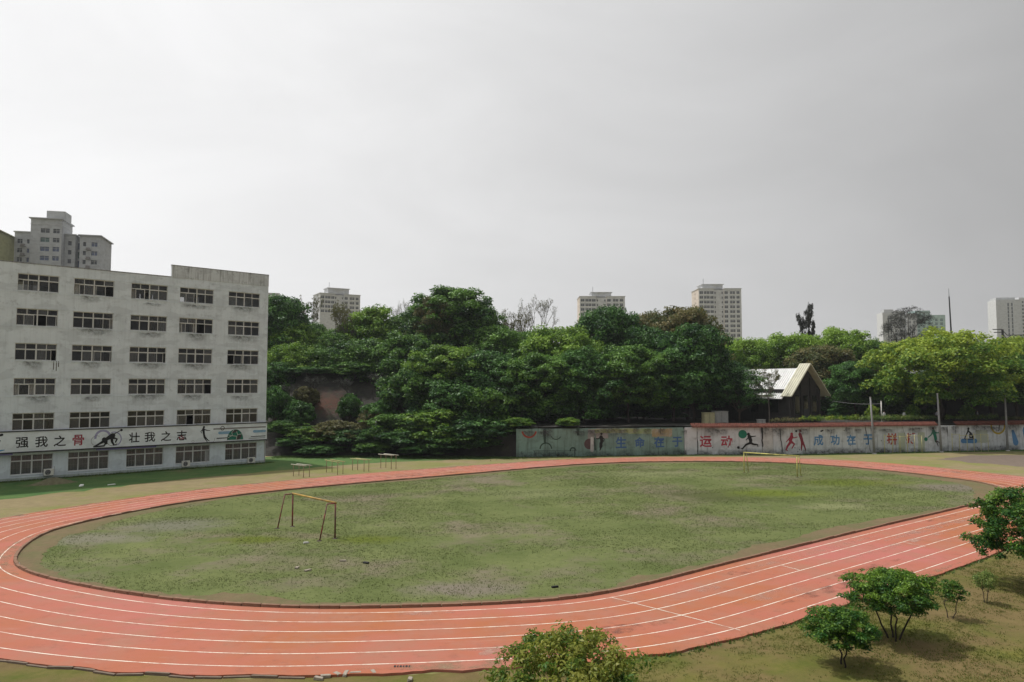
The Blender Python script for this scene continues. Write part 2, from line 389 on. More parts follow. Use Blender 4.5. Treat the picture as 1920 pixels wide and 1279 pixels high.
def mark(name, p0, p1, wd=.05, m='line', z=TZ + .0095):
    p0 = Vector(p0[:2]); p1 = Vector(p1[:2]); t = (p1 - p0).normalized(); q = Vector((-t.y, t.x)) * wd / 2
    return MB().quad((*(p0 - q), z), (*(p1 - q), z), (*(p1 + q), z), (*(p0 + q), z)).build(name, M[m], track)
def near_idx(x, y): return int(np.argmin(np.sum((CI - (x, y)) ** 2, 1)))
def wearmat(name, col, amt, lo):
    m, n, p = nodes(name); b = NB(n); v = b.coord(); p.inputs['Base Color'].default_value = (*col, 1); p.inputs['Roughness'].default_value = .9
    f = b.math('MULTIPLY', b.noise(.8, 10, .78, v, lo, lo + .2), amt); tr = b.new('ShaderNodeBsdfTransparent'); ms = b.new('ShaderNodeMixShader')
    b.l(f, ms.inputs[0]); b.l(tr.outputs[0], ms.inputs[1]); b.l(p.outputs[0], ms.inputs[2]); b.l(ms.outputs[0], n.nodes['Material Output'].inputs[0]); return m
WM = [wearmat('scuffed_rubber', (.20, .085, .06), .75, .48), wearmat('faded_rubber', (.45, .27, .21), .7, .47), wearmat('washed_soil', (.28, .20, .12), .75, .46)]
rv = random.Random(19)
def wear(i0, k, f0, f1, m, z):                                   # a worn stretch following the lanes
    idx = [(i0 + j) % NC for j in range(k)]; mb = MB(); A_ = off(f0); B_ = off(f1)
    for j, i in enumerate(idx):
        q = math.sin(math.pi * (j + .3) / (k - .4)) * .5; mid = (A_[i] + B_[i]) / 2; d_ = (B_[i] - A_[i]) * (q + .02)
        mb.v += [(*(mid - d_), z), (*(mid + d_), z)]
    mb.f = [(2*j, 2*j+1, 2*j+3, 2*j+2) for j in range(k - 1)]; mb.build('worn_patch', m, track)
for q in range(46):
    f0 = rv.choice(FR[:5]) + rv.uniform(-.03, .05); wear(rv.randrange(NC), rv.randint(6, 26), f0, f0 + rv.uniform(.06, .16), WM[q % 2], TZ + .0045 + q * .00007)
for q in range(16): wear(rv.randrange(NC), rv.randint(10, 34), .90 + rv.uniform(0, .03), .995, WM[2], TZ + .0078 + q * .00005)
for q in range(12): wear(rv.randrange(NC), rv.randint(10, 30), .015, .07 + rv.uniform(0, .05), WM[2], TZ + .0086 + q * .00005)
P1 = gp(1145, 1120, TZ); P2 = gp(1388, 1182, TZ); mark('start_line', P1, P2)
mark('stagger_mark', gp(1463, 1060, TZ), gp(1499, 1069, TZ), .045); mark('stagger_mark', gp(1693, 1017, TZ), gp(1735, 1025, TZ), .045)
for k in range(6):                                             # row of small dark painted bars by the outer line
    a = gp(741 + 5.4 * k, 1248, TZ); mark('painted_bar', a, a + Vector((.01, -.17, 0)), .05 if k % 2 else .075, 'black')
n = M['infield'].node_tree; b = NB(n); p = n.nodes['Principled BSDF']; c = p.inputs['Base Color'].links[0].from_socket; v = b.coord()
for (x, y), sx, sy, colr, amt in (((1350, 930), .11, .16, (.065, .078, .024), .85), ((1600, 905), .09, .2, (.10, .13, .014), .85), ((1450, 925), .13, .22, (.105, .135, .014), .8), ((1570, 950), .2, .35, (.20, .21, .10), .8), ((480, 1012), .22, .42, (.095, .12, .012), .85), ((690, 1012), .22, .45, (.095, .12, .012), .8), ((330, 985), .16, .22, (.165, .155, .125), .7), ((1000, 925), .12, .2, (.16, .175, .08), .6), ((1800, 915), .12, .18, (.17, .14, .12), .8), ((870, 1105), .2, .4, (.18, .15, .125), .8), ((180, 1010), .16, .3, (.19, .17, .14), .7), ((1230, 890), .08, .2, (.17, .185, .085), .7), ((588, 1005), .4, .6, (.16, .14, .085), .8), ((1450, 893), .25, .5, (.19, .175, .11), .7)):
    g_ = gp(x, y, TZ); mp_ = b.coord('Object', (sx, sy, 0)); gd = b.new('ShaderNodeVectorMath', operation='DISTANCE'); b.l(mp_, gd.inputs[0]); gd.inputs[1].default_value = (g_.x * sx, g_.y * sy, 0)
    f = b.math('SUBTRACT', 1.5, b.math('ADD', gd.outputs['Value'], b.noise(.7, 8, .7, v))); x_ = b.new('ShaderNodeMapRange'); x_.inputs['From Min'].default_value = .25; x_.inputs['From Max'].default_value = .75; x_.inputs['To Max'].default_value = amt; b.l(f, x_.inputs['Value'])
    c = b.mix(x_.outputs[0], c, colr)
c = b.mix(b.math('MULTIPLY', b.noise(2.5, 9, .8, v, .52, .70), .5), c, (.07, .085, .03))
b.l(c, p.inputs['Base Color'])
mb = MB(); mb.v = [(*q, TZ + .01) for q in off(0, -.10)]; mb.f = [tuple(range(NC))]
infield = tag(mb.build('infield', M['infield']), kind='structure')
bm = bmesh.new(); bm.from_mesh(infield.data); bmesh.ops.triangulate(bm, faces=bm.faces[:]); bm.to_mesh(infield.data); bm.free()
M['kerb'] = mat('kerb_stone', (.22, .13, .085), .9, .4, 1.1, .2, 0, .5)
def kerb_line(name, curve, normal, size, wd, z0, z1, m, sel=None, gap=.03, jit=.02, cap=300):
    seg = np.linalg.norm(np.roll(curve, -1, 0) - curve, axis=1); cum = np.concatenate([[0], np.cumsum(seg)]); tot = cum[-1]
    k = min(cap, int(tot / size)); st = tot / k; par = link(name, None); tag(par, kind='structure')
    cl = np.vstack([curve, curve[:1]]); data = []
    for q in range(4):
        me = bevel(MB().box(-.5, .5, -.5, .5, 0, 1).mesh('kerb_stone', m), .06, 1); data.append(me)
    rk = random.Random(5)
    for i in range(k):
        s0 = (i + .5) * st; x = np.interp(s0, cum, cl[:, 0]); y = np.interp(s0, cum, cl[:, 1])
        if sel and not sel(x, y): continue
        a = np.interp([s0 - .3, s0 + .3], cum, cl[:, 0]); c_ = np.interp([s0 - .3, s0 + .3], cum, cl[:, 1])
        o = link('kerb_stone', data[i % 4], par); o.location = (x, y, z0); o.rotation_euler = (rk.uniform(-.03, .03), rk.uniform(-.01, .01), math.atan2(c_[1] - c_[0], a[1] - a[0]) + rk.uniform(-.012, .012))
        o.scale = (st - gap, wd * rk.uniform(.92, 1.05), z1 - z0 + rk.uniform(-jit, jit))
    return par
kerb_line('inner_kerb', off(0, -.07), nrm, .9, .17, -.02, .225, M['kerb'])
kerb_line('outer_kerb', outer_edge + nrm * .06, nrm, .95, .10, -.04, .075, mat('outer_kerb_stone', (.17, .13, .10), .9, .4, 2, .2, 0, .5), lambda x, y: (y < 30 and x < -6.6) or (x < 10 and y > 50), .04, .03)
# worn earth fringe along the inside of the kerb
rf = np.random.default_rng(4); th = np.linspace(0, 2*np.pi, NC, endpoint=False); wf = np.zeros(NC)
for k in (2, 3, 5, 7, 11, 17, 29, 43): wf += np.sin(k*th + rf.random()*6.3) / k**.6
wf = .12 + 1.1 * np.clip(.1 + .9 * wf, 0, 1.8) + .5 * np.clip((40 - CI[:, 1]) / 6, 0, 1) + 2.2 * np.clip((CI[:, 0] - 38) / 8, 0, 1) + 1.3 * np.clip((-22 - CI[:, 0]) / 8, 0, 1) + np.abs(rf.normal(0, .13, NC))
M['fringe'] = groundmat('worn_fringe', (.165, .12, .07), (.125, .12, .055), (.16, .13, .07), (.075, .06, .035), .3, .40, .56)
fringe = CI - nrm * (.11 + wf)[:, None]
tag(strip('worn_fringe', fringe, off(0, -.11), TZ + .014, M['fringe']), kind='structure')
# side patches of ground
def patch(name, pts, z, m, jitter=.5, seed=1):
    r_ = random.Random(seed); P = []
    for i in range(len(pts)):
        a = Vector(pts[i]); c_ = Vector(pts[(i + 1) % len(pts)]); k = max(1, int((c_ - a).length / 1.5))
        for j in range(k): P.append(a.lerp(c_, j / k) + Vector((r_.uniform(-jitter, jitter), r_.uniform(-jitter, jitter))))
    mb = MB(); mb.v = [(*q, z) for q in P]; mb.f = [tuple(range(len(P)))]
    o = mb.build(name, m); bm = bmesh.new(); bm.from_mesh(o.data); bmesh.ops.triangulate(bm, faces=bm.faces[:]); bm.to_mesh(o.data); bm.free()
    return tag(o, kind='structure')
M['verge'] = groundmat('verge_turf', (.15, .15, .07), (.06, .13, .04), (.11, .17, .055), (.035, .06, .022), .2, .30, .45)
patch('grass_verge', [(-70, 58.6), (-52.5, 74.2), (-31, 93.8), (-22, 98), (0, 101), (0, 104.6), (-33, 104.6), (-90, 66)][:0] + [tuple(gp(*q)[:2]) for q in ((-200, 965), (0, 936), (120, 924), (250, 909), (400, 893), (500, 884), (600, 876), (700, 868), (850, 862), (950, 861))] + [(0, 104.6), (-33, 104.6), (-90, 66)], .004, M['verge'], .6)
patch('wall_verge', [(4, 102.8), (26, 105.2), (38, 105.4), (53, 107.9), (78, 112.8), (100, 117.5), (100, 120), (78, 115), (53, 110), (26, 107), (4, 103.8)], .004, M['verge'], .35, 4)
patch('asphalt_patch', [(57, 100), (62, 92), (70, 84), (110, 84), (110, 104), (78, 106), (66, 106)], .004, M['asphalt'], .8, 5)
lawn_pts = [tuple(q) for q in (CI + nrm * (CW + .06)[:, None])[[i for i in range(NC)]] if (q[1] < 50 and q[0] > -2) or (q[1] < 29 and q[0] > -25)]
lawn_pts.sort(key=lambda q: q[0])
patch('lawn', lawn_pts + [(60, 46), (60, 10), (-26, 10), (-26, 27)], .004, M['lawn'], .08, 6)

# ------------------------------------------------------------------ walls with real openings
def punched(mb, O, U, N, wd, z0, z1, ops, depth):
    """wall face at origin O along U (unit), outward normal N; openings (u0,u1,za,zb) with reveals"""
    O = Vector(O); U = Vector(U); N = Vector(N)
    us = sorted({0.0, wd, *[o[0] for o in ops], *[o[1] for o in ops]}); zs = sorted({z0, z1, *[o[2] for o in ops], *[o[3] for o in ops]})
    P = lambda u, z, d=0.0: O + U * u - N * d + Vector((0, 0, z))
    for i in range(len(us) - 1):
        for j in range(len(zs) - 1):
            uc = (us[i] + us[i+1]) / 2; zc = (zs[j] + zs[j+1]) / 2
            if any(o[0] < uc < o[1] and o[2] < zc < o[3] for o in ops): continue
            mb.quad(P(us[i], zs[j]), P(us[i+1], zs[j]), P(us[i+1], zs[j+1]), P(us[i], zs[j+1]))
    for a, c_, e, g in ops:
        mb.quad(P(a, e), P(c_, e), P(c_, e, depth), P(a, e, depth)); mb.quad(P(a, g), P(a, g, depth), P(c_, g, depth), P(c_, g))
        mb.quad(P(a, e), P(a, e, depth), P(a, g, depth), P(a, g)); mb.quad(P(c_, e), P(c_, g), P(c_, g, depth), P(c_, e, depth))
# flat painted shapes: strokes are (points, width0, width1), dots are (x, y, r)
def shape_mesh(strokes, dots, m, ring=()):
    mb = MB(); z = 0.0
    for pts, w0, w1 in strokes:
        pts = [Vector(q) for q in pts]; n = len(pts); l_ = []; r_ = []
        for i, q in enumerate(pts):
            t = (pts[min(i+1, n-1)] - pts[max(i-1, 0)]).normalized(); k = Vector((-t.y, t.x)) * (w0 + (w1 - w0) * i / (n - 1)) / 2
            l_.append(q + k); r_.append(q - k)
        vs = [(q.x, q.y, z) for q in l_] + [(q.x, q.y, z) for q in r_]
        mb.add(vs, [(i + n, i + n + 1, i + 1, i) for i in range(n - 1)]); z += .0012
        for q, wv in ((pts[0], w0), (pts[-1], w1)):
            mb.add([(q.x + wv/2*math.cos(a*math.pi/5), q.y + wv/2*math.sin(a*math.pi/5), z) for a in range(10)], [tuple(range(10))]); z += .0012
    for x, y, r_ in dots:
        mb.add([(x + r_*math.cos(a*math.pi/9), y + r_*math.sin(a*math.pi/9), z) for a in range(18)], [tuple(range(18))]); z += .0012
    for x, y, r0, r1, a0, a1 in ring:
        k = 28; vs = []
        for i in range(k + 1):
            q = R(a0 + (a1 - a0) * i / k); vs += [(x + r0*math.cos(q), y + r0*math.sin(q), z), (x + r1*math.cos(q), y + r1*math.sin(q), z)]
        mb.add(vs, [(2*i, 2*i+1, 2*i+3, 2*i+2) for i in range(k)]); z += .0012
    return mb.mesh('painted_shape', m)
def rect_mesh(w_, h_, m, seed=0):
    r_ = random.Random(seed); k = 8; P_ = []
    for a, c_ in (((-w_/2, -h_/2), (w_/2, -h_/2)), ((w_/2, -h_/2), (w_/2, h_/2)), ((w_/2, h_/2), (-w_/2, h_/2)), ((-w_/2, h_/2), (-w_/2, -h_/2))):
        for i in range(k): P_.append((a[0] + (c_[0]-a[0])*i/k + r_.uniform(-.07, .07), a[1] + (c_[1]-a[1])*i/k + r_.uniform(-.07, .07), 0))
    mb = MB(); mb.v = P_; mb.f = [tuple(range(len(P_)))]; return mb.mesh('painted_patch', m)
def glyph_mesh(ch, m, size, fat=.03):
    cu = bpy.data.curves.new('glyph', 'FONT'); cu.body = ch; cu.size = size; cu.align_x = 'CENTER'; cu.align_y = 'CENTER'; cu.offset = fat * size; cu.resolution_u = 3
    o = bpy.data.objects.new('glyph', cu); COL.objects.link(o); bpy.context.view_layer.update()
    me = bpy.data.meshes.new_from_object(o.evaluated_get(bpy.context.evaluated_depsgraph_get()))
    bpy.data.objects.remove(o)
    co = np.array([v_.co[:] for v_ in me.vertices]); c_ = (co.max(0) + co.min(0)) / 2; s_ = size / max(co.max(0)[:2] - co.min(0)[:2])
    for v_ in me.vertices: v_.co = Vector((v_.co - Vector(c_)) * s_); v_.co.z = 0
    me.materials.clear(); me.materials.append(m); return me

# ------------------------------------------------------------------ school building
A0 = Vector((-31.77, 95.86, 0)); UD = Vector((.7334, .6797, 0)).normalized(); BR = math.atan2(UD.y, UD.x)
LEN, DEP, TOP = 44.0, 10.5, 22.85
school = empty('school_building', A0, BR)                      # local: x along the facade (0 = right corner, negative left), y into the building
tag(school, 'six storey grey rendered school building with rows of windows and painted slogan band', 'building')
TC = [-3.15, -9.06, -14.47, -20.27, -25.6, -31.3, -37.0]; WW = [4.07, 4.04, 4.01, 4.02, 3.82, 4.0, 4.0]
ROWS = [(21.76 - 3.68 * k - 1.82, 21.76 - 3.68 * k) for k in range(5)] + [(.62, 2.72)]
ops = [(LEN + t - w_/2, LEN + t + w_/2, a, c_) for t, w_ in zip(TC, WW) for a, c_ in ROWS]
mb = MB(); punched(mb, (-LEN, 0, 0), (1, 0, 0), (0, -1, 0), LEN, -.3, TOP, ops, .24)
bops = [(LEN + t - w_/2, LEN + t + w_/2, a, c_) for t, w_ in zip(TC, WW) for a, c_ in ROWS[:5]]
punched(mb, (-LEN, DEP, 0), (1, 0, 0), (0, 1, 0), LEN, -.3, TOP, bops, .24)
mb.quad((0, 0, -.3), (0, DEP, -.3), (0, DEP, TOP), (0, 0, TOP)); mb.quad((-LEN, 0, -.3), (-LEN, 0, TOP), (-LEN, DEP, TOP), (-LEN, DEP, -.3))
mb.build('wall', M['facade'], school)
mb = MB(); mb.box(-LEN + .02, -.02, .02, DEP - .02, TOP - 1.0, TOP - .75); mb.build('roof_slab', M['conc'], school)
mb = MB()
mb.box(-LEN, -12.1, -.03, .22, TOP + .002, TOP + .10)
mb.build('parapet_cap', M['capdark'], school)
mb = MB(); mb.box(-12.1, .02, -.035, .25, TOP + .002, TOP + 1.45); bevel(mb.mesh('x'), .01)
mb.build('raised_parapet', M['parapet'], school)
mb = MB(); mb.box(-12.14, .05, -.06, .28, TOP + 1.452, TOP + 1.52); mb.build('raised_parapet_cap', M['capdark'], school)
mb = MB()
for k in range(6):                                             # floor slabs and the corridor wall behind the rooms
    z = ROWS[k][0] - 1.05
    if k < 5: mb.box(-LEN + .1, -.1, .3, DEP - .3, z - .15, z)
for k in range(5): mb.box(-LEN + .1, -.1, 7.4, 7.5, ROWS[k][0] - 1.04, ROWS[k][0] + 2.4 if k not in (0,) else ROWS[k][0] - .1)
mb.box(-LEN + .1, -.1, 5.4, 5.5, 0, 3.0)
for t in (-6.1, -11.8, -17.4, -23, -28.5, -34): mb.box(t - .1, t + .1, .3, 7.39, .1, TOP - 1.1)
mb.build('interior', M['interior'], school)
for k, (a, c_) in enumerate(ROWS[:5]):                         # thin render bands at window heads and sills
    mb = MB()
    mb.box(-LEN, 0, -.018, -.001, c_ + .05, c_ + .085); mb.build('head_band', M['facade'], school)
    mb = MB(); mb.box(-LEN, 0, -.022, -.001, a - .16, a - .115); mb.build('sill_band', M['facade'], school)
rw = random.Random(21)
def bars_mesh(wd, ht, nb):
    mb = MB()
    for i in range(nb + 1): mb.box(-wd/2 + wd*i/nb - .012, -wd/2 + wd*i/nb + .012, -.012, .012, 0, ht)
    for z in (.02, ht*.33, ht*.66, ht - .04): mb.box(-wd/2, wd/2, -.022, -.01, z, z + .03)
    return mb.mesh('security_bar', M['frame'])
def pane_mesh(name, w_, h_, fr, gm):
    """a sash: glass inside a thin metal rim"""
    mb = MB()
    mb.quad((-w_/2 + fr, 0, fr), (w_/2 - fr, 0, fr), (w_/2 - fr, 0, h_ - fr), (-w_/2 + fr, 0, h_ - fr))
    nq = len(mb.f)
    mb.box(-w_/2, -w_/2 + fr, -.02, .02, 0, h_); mb.box(w_/2 - fr, w_/2, -.02, .02, 0, h_)
    mb.box(-w_/2 + fr, w_/2 - fr, -.02, .02, 0, fr); mb.box(-w_/2 + fr, w_/2 - fr, -.02, .02, h_ - fr, h_)
    me = mb.mesh(name, gm); me.materials.append(M['frame'])
    me.polygons.foreach_set('material_index', [0] * nq + [1] * (len(mb.f) - nq)); return me
pane_cache = {}
def pane(w_, h_, fr, g):
    k = (round(w_, 2), round(h_, 2), fr, g)
    if k not in pane_cache: pane_cache[k] = pane_mesh('pane', w_, h_, fr, M[g])
    return pane_cache[k]
for ci, (t, w_) in enumerate(zip(TC[:6], WW)):
    for ri, (a, c_) in enumerate(ROWS):
        h_ = c_ - a; tz = h_ * (.64 if ri < 5 else .68)
        fr = MB(); Y0, Y1 = .10, .17
        fr.box(-w_/2, w_/2, Y0, Y1, 0, .055); fr.box(-w_/2, w_/2, Y0, Y1, h_ - .055, h_); fr.box(-w_/2, -w_/2 + .055, Y0, Y1, .055, h_ - .055); fr.box(w_/2 - .055, w_/2, Y0, Y1, .055, h_ - .055)
        fr.box(-w_/2 + .055, w_/2 - .055, Y0, Y1, tz, tz + .07)
        fr.box(-.06, .06, Y0 - .01, Y1 - .002, .055, tz); fr.box(-.06, .06, Y0 - .01, Y1 - .002, tz + .07, h_ - .055)
        for s_ in (-1, 1): fr.box(s_*w_/4 - .03, s_*w_/4 + .03, Y0, Y1, tz + .07, h_ - .055)
        win = fr.build('window', M['frame'], school); win.location = (t, 0, a)
        MB().box(-w_/2 + .03, w_/2 - .03, -.05, .09, -.05, -.005).build('sill', M['facade'], win)
        if rw.random() < .75 and ri < 5:                        # rain stain below the sill
            o = link('sill_stain', rect_mesh(w_ * rw.uniform(.5, 1.05), rw.uniform(.35, .95), M['stain'], ci*7+ri), win); o.rotation_euler = (R(90), 0, 0); o.location = (rw.uniform(-.5, .5), -.026, -.17 - rw.uniform(.2, .45))
        qw = (w_ - .11) / 4
        grey = ri == 5
        for q in range(4):
            o = link('pane', pane(qw - .03, h_ - .055 - tz - .07, .012, 'glass2' if (grey or rw.random() < .34) else 'glass'), win); o.location = (-w_/2 + .055 + qw * (q + .5), .135, tz + .07)
        # sliding sashes: two pairs, some pushed open
        for half in (-1, 1):
            opn = rw.choice((0, 0, .3, .55, .9, 0)) if ri < 5 else rw.choice((0, 0, .5, 0))
            for q in (0, 1):
                x = half * (qw * (.5 if q == 0 else 1.5) + .03)
                sl_ = opn * qw * half * (1 if q == 0 else -1) * rw.choice((0, 1)) if opn else 0
                if opn >= .9 and q == 0 and ri < 5 and rw.random() < .35: continue
                o = link('pane', pane(qw - .0, tz - .06, .045, 'glass2' if (grey or rw.random() < .32) else 'glass'), win); o.location = (x + sl_ * .95, .12 if q == 0 else .155, .058)
        if rw.random() < (.5 if ri < 5 else .9):               # curtain drawn behind part of the window
            cw = w_ * (rw.choice((.22, .3, .48)) if ri < 5 else rw.choice((.5, .75, .95))); x0 = -w_/2 + .06 if rw.random() < .5 else w_/2 - .06 - cw
            cm = MB(); k = 26
            for i in range(k + 1):
                xx = x0 + cw * i / k; yy = .34 + .05 * math.sin(i * 1.9) ; cm.v += [(xx, yy, .05), (xx, yy, h_ - .05)]
            for i in range(k): cm.f.append((2*i, 2*i+2, 2*i+3, 2*i+1))
            cm.build('curtain', M['curtain'], win)
        if ri == 5:
            o = link('security_bar', bars_mesh(w_ - .1, h_ - .1, 14), win); o.location = (0, .24, .05)
# painted slogan band standing out from the wall
FZ0, FZ1, FO = 2.98, 5.13, .42
mb = MB(); mb.box(-LEN, -.02, -FO, -.002, FZ0, FZ1); fascia = mb.build('fascia', M['fascia'], school)
MB().box(-LEN, 0, -FO - .05, -.003, FZ1 + .002, FZ1 + .09).build('fascia_cap', M['black'], fascia)
MB().box(-LEN, 0, -FO - .035, -FO - .002, FZ0 - .05, FZ0 + .09).build('fascia_trim', mat('soffit_shade_trim', (.03, .03, .035), .8, .4, 2), fascia)  # dark lower edge line, blackened to paint in the band's shadowed underside
MB().box(-19.6, -13.4, -FO + .02, -.05, FZ0 - .20, FZ0 - .035).build('fascia_trim', M['violet'], fascia)
MB().box(-40, -27.4, -FO + .02, -.05, FZ0 - .20, FZ0 - .035).build('fascia_trim', M['violet'], fascia)
def on_fascia(name, me, t, z, offy=.004):
    o = link(name, me, fascia); o.location = (t, -FO - offy, z); o.rotation_euler = (R(90), 0, 0); return o
for ch, t, col in (('强', -26.61, 'black'), ('我', -24.88, 'black'), ('之', -23.19, 'black'), ('骨', -21.45, 'red'), ('壮', -15.8, 'black'), ('我', -14.13, 'black'), ('之', -12.35, 'black'), ('志', -10.59, 'black')):
    on_fascia('letter', glyph_mesh(ch, M[col], 1.16, .017), t, 4.02)
on_fascia('letter', shape_mesh([([(-.30, -.16), (-.24, -.36), (.16, -.40), (.22, -.24)], .10, .10), ([(.0, -.08), (.08, -.2)], .1, .08)], [], M['red']), -10.59, 4.02, .012)
# crouching athlete with raised spear, between two rings
on_fascia('painted_ring', shape_mesh([], [], M['paleviolet'], [(-.35, .15, .62, .85, 10, 190), (.75, -.1, .72, .84, -60, 110)]), -18.7, 4.05)
on_fascia('painted_ring', shape_mesh([], [], M['greypaint'], [(-.95, -.2, .52, .56, 60, 300), (.65, -.25, .55, .6, 150, 330)]), -18.7, 4.05, .01)
on_fascia('painted_athlete', shape_mesh([([(-1.35, -.85), (-.6, -.45), (.1, .05), (.55, .30)], .10, .55), ([(.3, .25), (1.35, .85)], .12, .07), ([(.45, .1), (.5, -.4), (.7, -.75), (.95, -.75)], .3, .12), ([(.3, .0), (.75, .0), (1.0, -.1), (.85, -.45)], .22, .15), ([(-1.3, -.85), (-.3, -.80), (-.05, -.3)], .14, .22), ([(-.3, -.1), (-.1, -.5)], .5, .3)], [(1.42, .88, .13)], M['black']), -18.6, 4.05, .016)
# standing figure at the left edge, with blue splash
on_fascia('painted_athlete', shape_mesh([([(-.9, -.5), (-.4, -.2), (.0, .4), (.1, .9)], .5, .3), ([(.0, .55), (.35, .35), (.2, .0)], .16, .12), ([(.1, .85), (.5, .95)], .2, .25)], [(-.2, 1.0, .2)], M['black']), -28.9, 3.95, .012)
on_fascia('painted_splash', shape_mesh([([(-1.2, -.72), (-.2, -.75), (.75, -.62)], .35, .08)], [], mat('splash_blue', (.05, .25, .50), .7, .2, 3)), -28.9, 3.95)
# runner, ball, stripes
on_fascia('painted_runner', shape_mesh([([(0, .62), (.05, .2), (.1, -.1)], .30, .22), ([(.08, .0), (.22, -.35), (.55, -.72), (.75, -.85)], .22, .06), ([(.06, -.05), (.12, -.4), (.5, -.95)], .2, .07), ([(.05, .58), (.45, .45), (.8, .42)], .13, .06), ([(-.1, .55), (-.3, .35), (-.2, .15)], .12, .07)], [(.05, .85, .13)], M['black']), -8.07, 4.05)
on_fascia('painted_arc', shape_mesh([], [], M['greypaint'], [(.95, -.65, .42, .45, -110, 20), (-1.2, -.8, .12, .15, 0, 360)]), -8.07, 4.05)
on_fascia('painted_stripe', shape_mesh([([(-2.6, 0), (3.95, .02)], .17, .17)], [], M['greypaint']), -4.2, 4.62)
on_fascia('painted_stripe', shape_mesh([([(-1.9, 0), (-.4, 0)], .34, .34)], [], M['skyblue']), -4.2, 4.12)
on_fascia('painted_stripe', shape_mesh([([(2.5, 0), (3.9, 0)], .34, .30)], [], M['skyblue']), -4.2, 4.12)
on_fascia('painted_stripe', shape_mesh([([(-2.2, 0), (-.8, .02)], .13, .10), ([(2.1, .02), (3.95, .03)], .09, .10), ([(1.8, -.18), (3.95, -.2)], .05, .05)], [], M['black']), -4.2, 3.46)
on_fascia('painted_ring', shape_mesh([], [], M['black'], [(0, 0, .19, .26, 0, 360)]), -5.75, 4.68, .012)
dm = MB(); k = 30; dm.v = [(1.02*math.cos(math.pi*i/k), 1.28*math.sin(math.pi*i/k), 0) for i in range(k+1)]; dm.f = [tuple(range(k+1))]
on_fascia('painted_ball', dm.mesh('painted_ball', M['green']), -4.15, 3.20, .014)
on_fascia('painted_ball_panel', shape_mesh([([(.05, .35), (.55, .62)], .02, .02), ([(-.25, 1.0), (.2, 1.1)], .35, .25), ([(.35, .2), (.6, .42)], .45, .4), ([(-.92, .12), (-.8, .5)], .12, .05)], [], mat('ball_dark', (.06, .05, .045), .8, .3, 4)), -4.15, 3.20, .018)
on_fascia('painted_ball_seam', shape_mesh([([(-.85, .62), (-.35, .5), (.2, .42), (.3, .62), (.9, .68)], .05, .05), ([(.2, .42), (.15, .05)], .05, .05), ([(-.35, .5), (-.45, .9), (-.2, 1.2)], .05, .05), ([(.3, .62), (.15, 1.0)], .05, .05), ([(-.9, .3), (-.45, .5)], .05, .05)], [], M['white']), -4.15, 3.20, .034)
# plinth paint and staining along the foot
MB().box(-LEN, -.0, -.012, -.001, -.2, .34).build('plinth', plaster('plinth_render', (.46, .52, .49), (.12, .16, .13), .8), school)
for t, ln in ((-23.95, .9), (-23.7, 1.05), (-23.5, .6)):        # rust stains under a sill
    MB().box(t - .04, t + .04, -.010, -.001, 12.55 - ln, 12.55).build('rust_stain', mat('rust_stain', (.10, .095, .09), .9, .5, 6), school)
# gutter pipe at the right corner
MB().tube([(-.12, -.07, .1), (-.12, -.07, 2.9)], .05).build('downpipe', M['conc'], school)
def ac_unit(t, label, z=.35):
    o = empty('air_conditioner', school.matrix_basis @ Vector((t, -.42, z)) if False else A0 + UD * t + Vector((UD.y, -UD.x, 0)) * .02 + Vector((0, 0, z)), BR)
    tag(o, label, 'air conditioner', 'outdoor units along the school wall')
    link('casing', bevel(MB().box(-.45, .45, -.40, -.06, 0, .68).mesh('casing', M['white']), .015), o)
    link('fan_opening', shape_mesh([], [(0, 0, .27)], M['black']), o); o.children[-1].location = (-.1, -.404, .34); o.children[-1].rotation_euler = (R(90), 0, 0)
    g = MB()
    for r_ in (.09, .16, .22, .275):
        g.tube([(-.1 + r_*math.cos(q*math.pi/12), -.418, .34 + r_*math.sin(q*math.pi/12)) for q in range(25)], .006, 4)
    for q in range(4): g.box(-.105 + 0, -.095, -.424, -.412, .07, .61) if q == 0 else None
    g.build('grille', M['frame'], o)
    MB().box(-.40, -.36, -.38, 0, -.045, -.002).box(.36, .40, -.38, 0, -.045, -.002).build('bracket', M['steel'], o)
    MB().tube([(.42, -.2, .15), (.52, -.15, .12), (.55, -.06, .4), (.55, -.03, .9)], .022, 6).build('pipe', M['conc'], o)
ac_unit(-24.1, 'white outdoor air conditioner unit above the dirt mound', .42)
ac_unit(-9.97, 'white outdoor air conditioner unit on wall below the runner painting', .30)
ac_unit(-1.95, 'white outdoor air conditioner unit nearest the right corner of school', .18)

